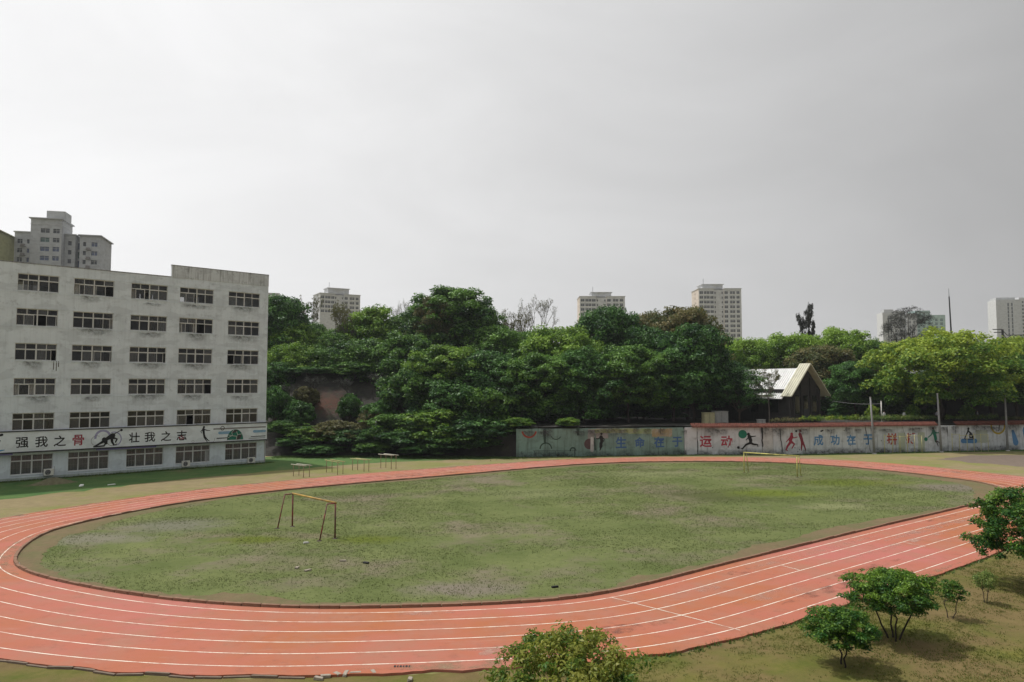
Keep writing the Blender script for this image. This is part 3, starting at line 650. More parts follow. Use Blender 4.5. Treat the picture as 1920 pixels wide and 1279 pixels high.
# dirt mound and litter in front of the school
mc = gp(100, 907); mb = MB(); k = 22; rr = random.Random(8)
for j in range(9):
    for i in range(k):
        q = j / 8; a = 2 * math.pi * i / k
        mb.v.append((2.3 * q * math.cos(a) * (1 + .12*rr.uniform(-1, 1)), 1.1 * q * math.sin(a), (.62 * (1 - sstep(q)) + rr.uniform(-.05, .05) * (1 - q)) - (.05 if j == 8 else 0)))
for j in range(8):
    for i in range(k): mb.f.append((j*k+i, (j+1)*k+i, (j+1)*k+(i+1)%k, j*k+(i+1)%k))
o = mb.build('dirt_mound', mat('dirt', (.15, .14, .085), .95, .35, 2, .1, 0, .8), None, True); o.location = mc; o.rotation_euler = (0, 0, BR)
tag(o, 'low olive brown dirt mound heaped against the school wall', 'mound')
def scrap(name, loc, label, cat, m, sx, sy, sz, group, seed):
    r_ = random.Random(seed); mb = MB().box(-sx/2, sx/2, -sy/2, sy/2, 0, sz); me = mb.mesh(name, m)
    for v_ in me.vertices: v_.co += Vector((r_.uniform(-1, 1)*sx*.12, r_.uniform(-1, 1)*sy*.12, r_.uniform(0, 1)*sz*.3 if v_.co.z > 0 else 0))
    bevel(me, min(sx, sy, sz) * .12, 1); o = link(name, me); o.location = loc; o.rotation_euler = (0, 0, r_.uniform(0, 3))
    return tag(o, label, cat, group)
scrap('litter', gp(153, 911), 'larger crumpled white litter on verge right of the dirt mound', 'litter', M['litter'], .9, .35, .10, 'litter on the school verge', 3)
scrap('litter', gp(209, 909), 'thin white litter strip lying on verge below second ground floor window', 'litter', M['litter'], .8, .2, .05, 'litter on the school verge', 4)

# ------------------------------------------------------------------ mural wall
WP = [Vector((1.62, 102.87, 0)), Vector((26.3, 106.77, 0)), Vector((38.16, 106.77, 0)), Vector((53.5, 109.69, 0)), Vector((78.4, 114.6, 0)), Vector((104, 119.8, 0))]
def wall_at(x):
    u = (x - CX) / F * 1.0
    for i in range(len(WP) - 1):
        a, c_ = WP[i], WP[i+1]; d = c_ - a; den = d.x - u * d.y
        t = (u * a.y - a.x) / den
        if (t >= 0 or i == 0) and (t <= 1 or i == len(WP) - 2): return a + d * t, d.normalized()
WH = 3.92
mural = empty('mural_wall', WP[0]); tag(mural, 'long weathered concrete wall with painted slogans, athletes and a red tile coping', 'wall')
def wall_panel(x0, x1, name, m, h=WH, out_=0.0, th=.3, gap=.03):
    a, d0 = wall_at(x0); c_, d1 = wall_at(x1); pts = [a] + [q for q in WP[1:-1] if a.x + .3 < q.x < c_.x - .3] + [c_]
    mb = MB()
    for i in range(len(pts) - 1):
        d = (pts[i+1] - pts[i]); ln = d.length; d.normalize(); nn = Vector((d.y, -d.x, 0))
        s0 = pts[i] + d * (gap if i == 0 else 0) + nn * out_; s1 = pts[i+1] - d * (gap if i == len(pts) - 2 else 0) + nn * out_
        k = max(1, int(ln / 1.2)); top = []
        b0 = len(mb.v)
        rr = random.Random(int(x0) + i)
        for j in range(k + 1):
            q = s0.lerp(s1, j / k); hh = h + rr.uniform(-.02, .02)
            for off_, z in ((0, -.3), (0, hh), (-th, hh), (-th, -.3)): mb.v.append(tuple(q + nn * off_ + Vector((0, 0, z)) - WP[0]))
        for j in range(k):
            for q in range(3): mb.f.append((b0 + 4*j + q, b0 + 4*j + 4 + q, b0 + 4*j + 5 + q, b0 + 4*j + 1 + q))
        mb.f.append((b0, b0 + 1, b0 + 2, b0 + 3)); e = b0 + 4*k; mb.f.append((e + 3, e + 2, e + 1, e))
    return mb.build(name, m, mural)
for x0, x1, mm, oo in ((968, 1118, 'muralg', 0), (1118, 1281, 'muralg', 0), (1281, 1305, 'murals', .03), (1305, 1426, 'murals', 0), (1426, 1446, 'muralw', .14), (1446, 1461, 'murals', .06), (1461, 1619, 'murals', 0), (1619, 1772, 'murals', 0), (1772, 1900, 'murals', .05), (1900, 2080, 'murals', .05)):
    wall_panel(x0, x1, 'wall_panel', M[mm], WH, oo)
# clay tile coping, a short pitched roof along the wall top
def coping(x0, x1, seed):
    a, d0 = wall_at(x0); c_, _ = wall_at(x1); pts = [a] + [q for q in WP[1:-1] if a.x + .3 < q.x < c_.x - .3] + [c_]
    mb = MB(); rr = random.Random(seed)
    for i in range(len(pts) - 1):
        d = pts[i+1] - pts[i]; ln = d.length; d.normalize(); nn = Vector((d.y, -d.x, 0)); k = int(ln / .27)
        for j in range(k):
            for row in range(2):
                q = pts[i] + d * ((j + .5 + .15 * rr.uniform(-1, 1) * .4) * ln / k) - WP[0]
                f0 = .34 - row * .30; z0 = WH + .10 + row * .20 + rr.uniform(-.015, .015); rw_ = .115
                base = q + nn * f0; top = q + nn * (f0 - .34)
                for s_ in range(4):                              # half-round barrel tile
                    a0 = math.pi * s_ / 4; a1 = math.pi * (s_ + 1) / 4
                    P0 = d * (rw_ * math.cos(a0)) + Vector((0, 0, rw_ * .8 * math.sin(a0))); P1_ = d * (rw_ * math.cos(a1)) + Vector((0, 0, rw_ * .8 * math.sin(a1)))
                    zz = Vector((0, 0, z0)); z2 = Vector((0, 0, z0 + .24))
                    mb.quad(base + P0 + zz, base + P1_ + zz, top + P1_ + z2, top + P0 + z2)
        a_ = pts[i] - WP[0]; e_ = pts[i+1] - WP[0]
        mb.quad(a_ + nn*.40 + Vector((0, 0, WH + .05)), e_ + nn*.40 + Vector((0, 0, WH + .05)), e_ - nn*.36 + Vector((0, 0, WH + .52)), a_ - nn*.36 + Vector((0, 0, WH + .52)))
        mb.quad(a_ + nn*.40 + Vector((0, 0, WH + .0)), e_ + nn*.40 + Vector((0, 0, WH + .0)), e_ + nn*.40 + Vector((0, 0, WH + .05)), a_ + nn*.40 + Vector((0, 0, WH + .05)))
        mb.quad(a_ + nn*.40 + Vector((0, 0, WH + .0)), a_ - nn*.3 + Vector((0, 0, WH + .0)), e_ - nn*.3 + Vector((0, 0, WH + .0)), e_ + nn*.40 + Vector((0, 0, WH + .0)))
    tag(mb.build('tile_coping', M['tile'], mural), kind='stuff')
coping(1294, 1752, 1); coping(1786, 2080, 2)
def on_wall(name, me, x, z, out_=.006, par=None):
    P_, d = wall_at(x); nn = Vector((d.y, -d.x, 0))
    o = link(name, me, par or mural); o.matrix_local = Matrix.Translation(P_ - WP[0] + nn * out_ + Vector((0, 0, z))) @ Matrix((d, Vector((0, 0, 1)), nn)).transposed().to_4x4()
    return o
for ch, x, col, sz in (('生', 1163, 'bluegreen', 1.6), ('命', 1198, 'bluegreen', 1.5), ('在', 1234, 'bluegreen', 1.55), ('于', 1268, 'bluegreen', 1.5), ('运', 1321, 'redfade', 1.75), ('动', 1360, 'redfade', 1.7),
                       ('成', 1531, 'blue', 1.6), ('功', 1562, 'blue', 1.5), ('在', 1592, 'blue', 1.5), ('于', 1624, 'blue', 1.6), ('拼', 1668, 'redbrown', 1.75), ('搏', 1704, 'redbrown', 1.75)):
    on_wall('letter', glyph_mesh(ch, M[col], sz, .026), x, 1.9 if x < 1400 else 2.0, .012)
on_wall('painted_block', shape_mesh([([(-.35, .9), (.1, -.8)], .5, 1.0)], [], M['blue']), 1897, 2.0, .06); on_wall('painted_block', shape_mesh([([(0, .9), (0, -.7)], 1.5, .9)], [], M['blue']), 1919, 2.1, .06)
# painted patches on the green stretch
for x, z, w_, h_, c_ in ((1150, 3.55, 6.5, .55, (.30, .34, .14)), (1205, 3.45, 4.5, .7, (.27, .36, .16)), (1240, 3.2, 3.0, 1.1, (.33, .27, .15)), (1128, 3.2, 1.8, 1.3, (.34, .31, .29)), (1108, 2.9, 1.0, 1.8, (.26, .25, .23))):
    on_wall('painted_patch', rect_mesh(w_, h_, fade('mural_patch', c_, .4, 1.2), int(x)), x, z, .004 + rnd.random() * .003)
GP = mat('dark_green_line', (.035, .065, .05), .8, .3, 3)
on_wall('painted_tree_shape', shape_mesh([([(0, 1.7), (0, .6), (.05, -.1)], .45, .25)], [], GP, [(.15, -.85, .72, .9, 0, 180), (4.0, -1.1, .25, .45, 0, 200), (1.6, 1.2, .7, .82, 200, 330)]), 1021, 2.0)
on_wall('painted_tree_shape', shape_mesh([([(0, .4), (0, -.4)], .45, .35)], [], GP), 1083, 3.5)
on_wall('painted_ring', shape_mesh([], [], M['redbrown'], [(0, .55, .85, 1.1, 190, 350)]), 992, 3.2)
on_wall('painted_disc', shape_mesh([], [(0, 0, .75)], mat('maroon', (.10, .06, .06), .8, .3, 3)), 1104, 1.75)
on_wall('painted_bar', shape_mesh([([(0, .8), (0, -.9)], .4, .5)], [], M['muralw']), 1109, 1.75, .03); on_wall('painted_bar', shape_mesh([([(0, .7), (.05, -.9)], .22, .25)], [], GP), 1114, 1.85, .04)
on_wall('painted_player', shape_mesh([([(0, .75), (.1, .2), (.0, -.2)], .5, .4), ([(.0, -.1), (.1, -.5), (-.2, -1.1)], .35, .12), ([(-.1, -.1), (-.15, -.6), (-.1, -1.0)], .3, .12), ([(-.1, .7), (-.45, .5), (-.7, .55)], .18, .12), ([(.15, .7), (.45, .45), (.35, .1)], .18, .1)], [(.05, 1.2, .17)], M['black']), 1126, 1.95, .018)
on_wall('painted_ball', shape_mesh([], [(-.85, .95, .62)], M['green']), 1401, 2.0, .004)
on_wall('painted_player', shape_mesh([([(.1, .6), (.3, 0), (.2, -.3)], .55, .4), ([(.1, .6), (.6, .62), (1.0, .68)], .22, .12), ([(.2, -.3), (-.4, -.55), (-.95, -1.15), (-1.15, -1.05)], .35, .12), ([(.3, -.3), (.7, -.5), (1.25, -.55), (1.3, -.8)], .35, .12), ([(.1, .6), (-.15, .35), (-.4, .1)], .2, .1)], [(-.02, .95, .22), (-1.5, -.95, .2)], M['black']), 1401, 2.0, .012)
on_wall('painted_player', shape_mesh([([(.1, .7), (-.15, .1), (-.05, -.1)], .55, .45), ([(.1, .5), (.6, .5), (1.0, .62)], .18, .1), ([(-.2, .5), (-.6, .1), (-.8, -.1)], .2, .1), ([(-.1, -.1), (-.6, -.7), (-.85, -1.25), (-.6, -1.3)], .4, .14), ([(.05, -.1), (.5, -.4), (.1, -1.0)], .4, .14)], [(.1, 1.05, .22)], M['red_player']), 1480, 1.9, .014)
on_wall('painted_player', shape_mesh([([(-.2, 1.0), (.05, .3), (.15, -.2)], .5, .45), ([(-.2, 1.2), (-.15, 1.6)], .18, .12), ([(.1, -.1), (.0, -.9), (-.02, -1.3)], .35, .14), ([(.2, -.1), (.5, -.8), (.65, -1.3)], .35, .14)], [(-.15, 1.5, .18)], mat('dark_red_paint', (.20, .03, .045), .8, .3, 3)), 1499, 1.9, .014)
on_wall('painted_ball', shape_mesh([], [(0, 0, .17)], M['black']), 1490, 3.35); on_wall('painted_stone', shape_mesh([([(-.15, 0), (.15, .1)], .24, .2)], [], M['black']), 1538, 3.3)
on_wall('painted_player', shape_mesh([([(-.2, .85), (.0, .3), (.15, -.3)], .55, .5), ([(-.2, .85), (.35, .55), (.7, .6)], .25, .14), ([(-.3, .8), (-.6, .3), (-1.2, -.1)], .25, .12), ([(.1, -.2), (.1, -.7)], .5, .3)], [(-1.55, -.35, .3)], M['green']), 1748, 2.25, .014)
on_wall('painted_legs', shape_mesh([([(.1, -.6), (.35, -.95), (.5, -1.4)], .2, .1), ([(.15, -.6), (.6, -.8), (.8, -1.0)], .2, .1)], [(-.28, 1.25, .2), (.85, .62, .1)], mat('dark_skin_paint', (.07, .05, .05), .8, .3, 3)), 1748, 2.25, .03)
on_wall('painted_rider', shape_mesh([([(-.65, -.4), (-.1, .55), (.0, .8)], .16, .3), ([(.0, .7), (.5, .3), (.85, -.35)], .25, .3), ([(-.65, -.5), (.85, -.55)], .12, .12), ([(.3, .2), (.25, -.3), (.75, -.3)], .3, .25)], [(.05, 1.05, .2)], M['black']), 1810, 2.35, .07)
on_wall('painted_block', shape_mesh([([(-1.1, 0), (1.1, -.02)], .7, .7)], [], M['blue']), 1811, 1.55, .06); on_wall('painted_block', rect_mesh(2.1, 1.9, fade('olive_patch', (.42, .45, .37)), 1), 1835, 2.2, .06)
on_wall('painted_block', rect_mesh(1.2, 2.8, fade('olive_patch', (.42, .46, .36)), 2), 1723, 1.5, .005)
on_wall('painted_block', rect_mesh(1.2, 2.8, fade('olive_patch', (.42, .46, .36)), 3), 1686, 1.5, .005)
on_wall('painted_ring', shape_mesh([], [], M['yellow'], [(0, .55, 1.05, 1.35, 165, 375)]), 1866, 3.25, .06)
# cracks and dark joints
def crack(x0, z0, x1, z1, wd, seed, mm='black', out_=.016):
    r_ = random.Random(seed); P0, d = wall_at(x0); P1_, _ = wall_at(x1); ln = (P1_ - P0).dot(d); k = 9
    pts = [((ln * i / k) + r_.uniform(-.06, .06), z0 + (z1 - z0) * i / k) for i in range(k + 1)]
    on_wall('crack', shape_mesh([(pts, wd, wd * .6)], [], M[mm]), x0, 0, out_)
for i, q in enumerate(((1281, 3.9, 1288, 1.9, .28, 1), (1288, 1.9, 1297, 1.5, .14, 2), (1297, 1.6, 1298, .2, .07, 3), (1305, 3.9, 1306, .5, .14, 4), (1425, 3.9, 1426, 1.2, .22, 5), (1458, 3.7, 1463, .2, .13, 6), (1619, 3.8, 1627, .3, .09, 7), (1556, 3.4, 1550, 1.2, .05, 8), (1688, 3.8, 1700, .5, .05, 9), (1771, 3.4, 1777, .3, .16, 10), (1787, 3.6, 1786, 2.6, .06, 11), (1505, .6, 1508, .1, .06, 12), (1237, 3.9, 1237, 3.0, .06, 13), (1000, .9, 1080, .85, .05, 14), (978, .8, 979, .05, .07, 15), (1002, .9, 1003, .05, .06, 16), (1040, .8, 1041, .1, .06, 17), (1077, .9, 1077, .1, .10, 18), (1720, 3.6, 1716, 2.2, .04, 19), (1868, 3.8, 1867, 3.0, .2, 20))):
    crack(q[0], q[1], q[2], q[3], q[4], q[5], 'black', .075 if q[0] > 1772 else (.19 if q[0] in (1425, 1458) else .022))
for i in range(26):                                            # drain holes and chips
    x = rnd.uniform(1310, 1900); on_wall('drain_hole', shape_mesh([], [(0, 0, rnd.uniform(.035, .08))], M['black']), x, rnd.uniform(.2, 1.3) if i < 18 else rnd.uniform(1, 3.5), .08 if x > 1772 else .03)

M['footstain'] = stainmat('foot_damp', (.05, .055, .05), 1.0); M['dripstain'] = stainmat('drip_stain', (.09, .09, .09), .95)
rs = random.Random(12)
for x in range(985, 1905, 26):
    o_ = .08 if x > 1772 else (.17 if 1415 < x < 1465 else .035)
    if rs.random() < .8: o = on_wall('damp_stain', rect_mesh(rs.uniform(2, 4.2), rs.uniform(.5, 1.3), M['footstain'], x), x + rs.uniform(-8, 8), .42, o_ + .002); o.rotation_euler.rotate_axis('Z', math.pi)
    if rs.random() < .85: on_wall('drip_stain', rect_mesh(rs.uniform(1, 3.2), rs.uniform(.6, 1.8), M['dripstain'], x + 1), x + rs.uniform(-10, 10), WH - .75, o_ + .004)
# ------------------------------------------------------------------ towers beyond the trees
wmesh_cache = {}
def tower_window(par, loc, w_, h_, g='glass_far', rz=0.0, mull=True):
    k = (round(w_, 2), round(h_, 2), g)
    if k not in wmesh_cache:
        mb = MB(); mb.quad((-w_/2, 0, 0), (w_/2, 0, 0), (w_/2, 0, h_), (-w_/2, 0, h_)); n0 = len(mb.f)
        fr = .06
        if mull and w_ > 1.2:
            mb.box(-.04, .04, -.05, -.01, 0, h_); mb.box(-w_/2, w_/2, -.05, -.01, h_*.68, h_*.68 + .07)
        me = mb.mesh('window', M[g]); me.materials.append(M['towerw']); me.polygons.foreach_set('material_index', [0]*n0 + [1]*(len(mb.f)-n0)); wmesh_cache[k] = me
    o = link('window', wmesh_cache[k], par); o.location = loc; o.rotation_euler = (0, 0, rz); return o
def block(root, u0, u1, v0, v1, z1, m='tower', cols=(), fl=3.0, nfl=6, top=1.6, wh=1.5, zb=-.5, side=None, cornice=.5, name='wall', gl=('glass_far',), sidecols=(), seed=0):
    """a rectangular tower block; cols = [(u offset, width)] windows on the front, side faces plain or with sidecols"""
    rr = random.Random(seed); ops = []; sops = []
    for k in range(nfl):
        zt = z1 - top - fl * k
        for c_, w_ in cols: ops.append((c_, c_ + w_, zt - wh, zt))
        for c_, w_ in sidecols: sops.append((c_, c_ + w_, zt - wh, zt))
    mb = MB(); punched(mb, (u0, v0, 0), (1, 0, 0), (0, -1, 0), u1 - u0, zb, z1, ops, .35)
    mb.quad((u0, v1, z1), (u0, v0, z1), (u1, v0, z1), (u1, v1, z1)); mb.quad((u1, v1, zb), (u0, v1, zb), (u0, v1, z1), (u1, v1, z1))
    wall = mb.build(name, M[m], root)
    mb = MB(); punched(mb, (u1, v0, 0), (0, 1, 0), (1, 0, 0), v1 - v0, zb, z1, [], .3); mb.build('side_wall', M[side or m], root)
    mb = MB(); punched(mb, (u0, v1, 0), (0, -1, 0), (-1, 0, 0), v1 - v0, zb, z1, sops, .3); mb.build('side_wall', M[side or m], root)
    if cornice:
        mb = MB(); mb.box(u0 - cornice, u1 + cornice, v0 - cornice, v1 + cornice, z1 + .005, z1 + .35); mb.box(u0 - .12, u1 + .12, v0 - .12, v1 + .12, z1 - 1.05, z1 - .85) if False else None
        mb.build('cornice', M[m], root)
    for a, c_, e, g in ops: tower_window(root, (u0 + (a + c_) / 2, v0 + .34, e), c_ - a, g - e, rr.choice(gl))
    for a, c_, e, g in sops: tower_window(root, (u0 + .29, v1 - (a + c_) / 2, e), c_ - a, g - e, rr.choice(gl), R(-90))
    return wall
# near left tower
tw = empty('apartment_tower', (-156, 237, 0), R(14.5)); tag(tw, 'grey stepped apartment tower rising above the school roof at far left', 'building')
G3 = ('glass_far', 'glass_far', 'glass_teal', 'glass_blue')
block(tw, 0, 9, 0, 10.6, 64.0, 'tower', [(2.9, 2.6), (6.5, 1.9)], 3.0, 5, 3.1, 1.45, gl=G3, seed=1)
block(tw, 3.8, 9.2, 2, 8.5, 67.2, 'tower', zb=64.2, cornice=0, name='lift_house')
block(tw, -4.7, -.03, .6, 10, 59.4, 'tower', [(.8, 1.5), (3.6, .7)], 3.0, 4, 2.2, 1.4, gl=('glass_far', 'glass_blue'), seed=2, cornice=.3)
block(tw, 9.05, 12.2, 3, 10.5, 59.6, 'tower', [(1.0, 1.1)], 3.0, 4, 2.0, 1.45, cornice=.3, seed=3)
block(tw, 12.22, 13.5, 5.5, 10, 59.5, 'tower', [(.1, 1.05)], 3.0, 4, 2.0, 2.2, gl=('glass_blue', 'glass_teal'), cornice=0, seed=4)
block(tw, 13.55, 19.6, 3, 17, 59.6, 'tower', [(1.0, .9), (3.5, 1.8)], 3.0, 5, 2.1, 1.4, gl=('glass_far', 'glass_blue', 'glass_far'), seed=5)
for k in range(4):
    for u, v in ((-2.2, .6), (16.2, 3)):
        MB().box(u - .8, u + .8, v - .55, v - .01, 59.4 - 4.6 - 3*k, 59.4 - 4.45 - 3*k).box(u - .6, u + .5, v - .5, v - .1, 59.4 - 4.44 - 3*k, 59.4 - 3.8 - 3*k).build('cooling_ledge', M['greypaint'], tw)
mb = MB(); mb.box(-.08, 9.08, -.08, 10.7, 62.2, 62.4); mb.build('string_course', M['towerw'], tw)
yb_ = empty('yellow_building', (-158.5, 226, 0), R(14.5)); tag(yb_, 'olive yellow building edge left of the grey stepped tower', 'building')
block(yb_, -14, 0, 0, 12, 57.5, 'toweryel', [(2, 1.6), (6, 1.6), (9, 1.4)], 3.0, 4, 2.2, 1.4, seed=6)
# white slab towers of one design, seen through gaps in the trees
COLS = [(.6, 2.2), (3.4, 1.6), (5.2, 1.7), (7.3, 2.1), (10.2, .75), (14.7, .75), (16.3, 2.1), (19.7, 1.5), (21.4, 1.4), (23.8, 1.9)]
def slab(loc, rz, label, ztop, nfl, pent, m='towerw', side='towercream', wsc=1.0, dep=18):
    t = empty('apartment_tower', loc, rz); tag(t, label, 'building', 'white towers beyond the trees')
    w_ = 26.8 * wsc
    cl = [(a * wsc, b_ * wsc) for a, b_ in COLS]
    block(t, 0, 9.8*wsc, 0, dep, ztop, m, [c_ for c_ in cl if c_[0] + c_[1] < 9.7*wsc], 3.0, nfl, 1.5, 1.75, side=side, cornice=.35, sidecols=[(dep*.45, 1.2)], seed=7)
    block(t, 9.82*wsc, 16.0*wsc, .9, dep - 1, ztop - .4, m, [(c_[0] - 9.82*wsc, c_[1]) for c_ in cl if 9.8*wsc < c_[0] < 16*wsc], 3.0, nfl, 1.4, 1.3, cornice=0, seed=8)
    block(t, 16.02*wsc, w_, 0, dep, ztop, m, [(c_[0] - 16.02*wsc, c_[1]) for c_ in cl if c_[0] > 16*wsc], 3.0, nfl, 1.5, 1.75, side=side, cornice=.35, seed=9)
    block(t, pent[0], pent[1], 3, dep - 4, ztop + pent[2], m, [], zb=ztop + .36, cornice=.7, name='lift_house')
    MB().tube([(pent[0] + 1, 4, ztop), (pent[0] + 1, 4, ztop + pent[2] + 4)], .12, 5).build('antenna', M['steel'], t)
    for k in range(nfl):                                        # balcony rails
        z = ztop - 1.5 - 3*k - 1.75
        mb = MB(); mb.box(.5*wsc, 7.0*wsc, -.12, -.02, z - .35, z - .1); mb.build('balcony_rail', M['white'], t)
        mb = MB(); mb.box(19.5*wsc, 25.9*wsc, -.12, -.02, z - .35, z - .1); mb.build('balcony_rail', M['white'], t)
    return t
slab((117.3, 462, 0), 0, 'tall white apartment tower with cream side wall, tallest of the middle towers', 70.4, 12, (3, 16, 3.0))
slab((44.2, 480, 0), 0, 'white apartment tower half hidden by the trees behind the wall slogan', 67.6, 5, (8, 21, 3.0), wsc=1.1)
slab((-124, 475, 0), R(30), 'white apartment tower peeping over the thin brownish trees', 69.3, 4, (6, 20, 4.0), side='towerw', wsc=1.0, dep=16)
t = empty('apartment_block', (-162, 490, 0), R(20)); tag(t, 'tiny pale building corner just right of the school roof edge', 'building')
block(t, -10, 6.5, 0, 12, 71.0, 'towerw', [(12, 1.5), (14.2, 1.2)], 3.0, 3, 2, 1.5)
t = empty('apartment_tower', (312, 620, 0), R(-8)); tag(t, 'hazy grey tower cluster behind the dark flat topped tree', 'building')
block(t, 0, 9, 0, 14, 71, 'tower', [(4.0, 1.0), (6.2, 1.0)], 3.2, 10, 3, 2.6, side='towerw', cornice=0); block(t, 1.5, 9, 1, 8, 73.5, 'tower', zb=71.01, cornice=0, name='roof_house')
block(t, 9.03, 19, 3, 16, 72.5, 'tower', [(2, 1.4), (6, 1.4)], 3.2, 10, 3, 2.0, side='towerw', cornice=0); block(t, 19.03, 27, 0, 16, 70, 'tower', [(2, 1.2), (5, 1.2)], 3.2, 10, 3, 2.4, cornice=0)
block(t, 27.03, 39, 4, 20, 72.5, 'towerteal', [(2, 2.0), (6, 2.0)], 3.2, 10, 3, 2.0, gl=('glass_teal',), cornice=0); block(t, 39.03, 50, 2, 20, 68.5, 'towerteal', [(3, 2.0), (7, 2.0)], 3.2, 10, 3, 2.2, gl=('glass_teal',), cornice=0)
t = empty('apartment_tower', (421, 640, 0), R(-10)); tag(t, 'hazy grey tower at the right edge with vertical window strips', 'building')
block(t, 0, 20, 0, 16, 84, 'tower', [(9, 1.2), (12, 1.2)], 3.2, 12, 3, 2.7, side='towerw', cornice=0); block(t, 1, 16, 2, 14, 86, 'tower', zb=84.01, cornice=0, name='roof_house')
block(t, 20.03, 30, 4, 18, 86, 'towerw', [(2.2, 1.4), (6, 1.4)], 3.2, 13, 3, 1.8, cornice=0); block(t, 30.03, 52, 1, 18, 88, 'towerteal', [(3, 2), (8, 2), (13, 2)], 3.2, 13, 3, 2, gl=('glass_teal',), cornice=0)

# ------------------------------------------------------------------ gabled hut behind the wall
g0 = px(1519, 790, 116); TZ2 = hill(g0.x, g0.y)
hut = empty('gabled_hut', (g0.x, g0.y, TZ2), R(90 + 30 - 90 - 60 + 60)); hut.rotation_euler = (0, 0, R(30))
tag(hut, 'dark walled gabled hut with white sheet roof and cream gable end', 'building')
# local: x across the gable, -y = gable front, +y = along the ridge away
HW, EZ, RZ, HL = 3.6, 5.2, 9.25, 42
mb = MB(); mb.quad((-HW, .8, 0), (HW, .8, 0), (HW, .8, EZ), (-HW, .8, EZ)); mb.add([(-HW, .8, EZ), (HW, .8, EZ), (0, .8, RZ - .35)], [(0, 1, 2)])
mb.quad((-HW, .8, EZ), (-HW, HL, EZ), (-HW, HL, 0), (-HW, .8, 0)); mb.quad((HW, .8, 0), (HW, HL, 0), (HW, HL, EZ), (HW, .8, EZ)); mb.quad((HW, HL, 0), (-HW, HL, 0), (-HW, HL, EZ), (HW, HL, EZ))
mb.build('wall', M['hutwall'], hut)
for x in (-2.9, -1.1, 1.1, 2.9): MB().box(x - .14, x + .14, .55, .79, 0, EZ + (1.8 if abs(x) < 2 else 0)).build('pilaster', M['hutwall'], hut)
for x in (-2.0, 0, 2.0): MB().box(x - .5, x + .5, .70, .785, 1.4, 4.2).build('window', M['glass'], hut)
MB().box(-.6, .6, .66, .695, 0, 2.1).build('door', M['steel'], hut)
for k in range(9): MB().box(-HW - .03, -HW - .004, 3 + 4*k, 4.6 + 4*k, 1.5, 3.9).build('window', M['glass'], hut)
def sheet_roof(y0, y1, ev, zr, m, name, over):
    for s_ in (-1, 1):
        mb = MB(); xe = s_ * ev; ze = zr - ev * (RZ - EZ) / HW * .98; n_ = Vector((s_ * (zr - ze), 0, ev)).normalized()
        A_, B_ = Vector((0, 0, zr)), Vector((xe, 0, ze))
        for off_ in (0, -.12): 
            q = n_ * off_; vs = [A_ + q + Vector((0, y0, 0)), B_ + q + Vector((0, y0, 0)), B_ + q + Vector((0, y1, 0)), A_ + q + Vector((0, y1, 0))]
            mb.quad(*(vs if (s_ > 0) == (off_ == 0) else vs[::-1]))
        q = n_ * -.12
        mb.quad(A_ + Vector((0, y0, 0)), B_ + Vector((0, y0, 0)), B_ + q + Vector((0, y0, 0)), A_ + q + Vector((0, y0, 0)))
        mb.quad(B_ + Vector((0, y0, 0)), B_ + Vector((0, y1, 0)), B_ + q + Vector((0, y1, 0)), B_ + q + Vector((0, y0, 0)))
        y = y0 + .1
        while y < y1 - .05:                                     # standing seams
            for a_, b_ in ((A_, B_),):
                e = Vector((0, .035, 0)); u_ = n_ * .07; P0 = a_ + Vector((0, y, 0)); P1_ = b_ + Vector((0, y, 0))
                mb.quad(P0 - e, P1_ - e, P1_ - e + u_, P0 - e + u_); mb.quad(P0 + e, P0 + e + u_, P1_ + e + u_, P1_ + e); mb.quad(P0 - e + u_, P1_ - e + u_, P1_ + e + u_, P0 + e + u_)
            y += .42
        mb.build(name, m, hut)
sheet_roof(1.72, HL + .6, HW + .75, RZ - .75, M['roofwhite'], 'roof_sheet', 0)
sheet_roof(-.4, 1.7, HW + 1.05, RZ, M['roofcream'], 'gable_roof', 0)
MB().box(-HW - .8, -HW - .72, 3.4, HL, EZ - 1.25, EZ - .9).build('gutter', M['roofcream'], hut)
def parcel(x, y, D, w_, d_, h_, m, name, label, cat):
    P_ = px(x, y, D); z = hill(P_.x, P_.y); o = empty(name, (P_.x, P_.y, z), R(12)); tag(o, label, cat)
    link('body', bevel(MB().box(-w_/2, w_/2, -d_/2, d_/2, 0, h_).mesh('body', M[m]), .03), o)
    link('lid', bevel(MB().box(-w_/2 - .05, w_/2 + .05, -d_/2 - .05, d_/2 + .05, h_ + .004, h_ + .08).mesh('lid', M[m]), .02), o)
    MB().box(-.02, .02, -d_/2 - .03, -d_/2 - .004, .1, h_ - .05).build('seam', M['steel'], o)
parcel(1328, 790, 113, 1.7, 1.0, 1.6, 'tan', 'metal_cabinet', 'yellowish metal cabinet standing behind the left end of the tile coping', 'cabinet')
parcel(1350, 790, 115, 2.2, 1.2, 1.75, 'conc', 'storage_box', 'grey storage box behind the yellowish cabinet', 'box')
parcel(1427, 790, 113, 1.1, .7, .55, 'conc', 'low_box', 'small pale low box on the terrace left of the hut', 'box')
# dark low building behind the far right trees
db = empty('dark_building', (88, 132, hill(88, 132)), R(10)); tag(db, 'dark low building in shade under the right hand trees', 'building')
block(db, -12, 34, 0, 10, 7.5, 'hutwall', [(2 + 4.6*k, 2.0) for k in range(9)], 3.6, 1, 2.2, 2.0, zb=-.5, cornice=.3)

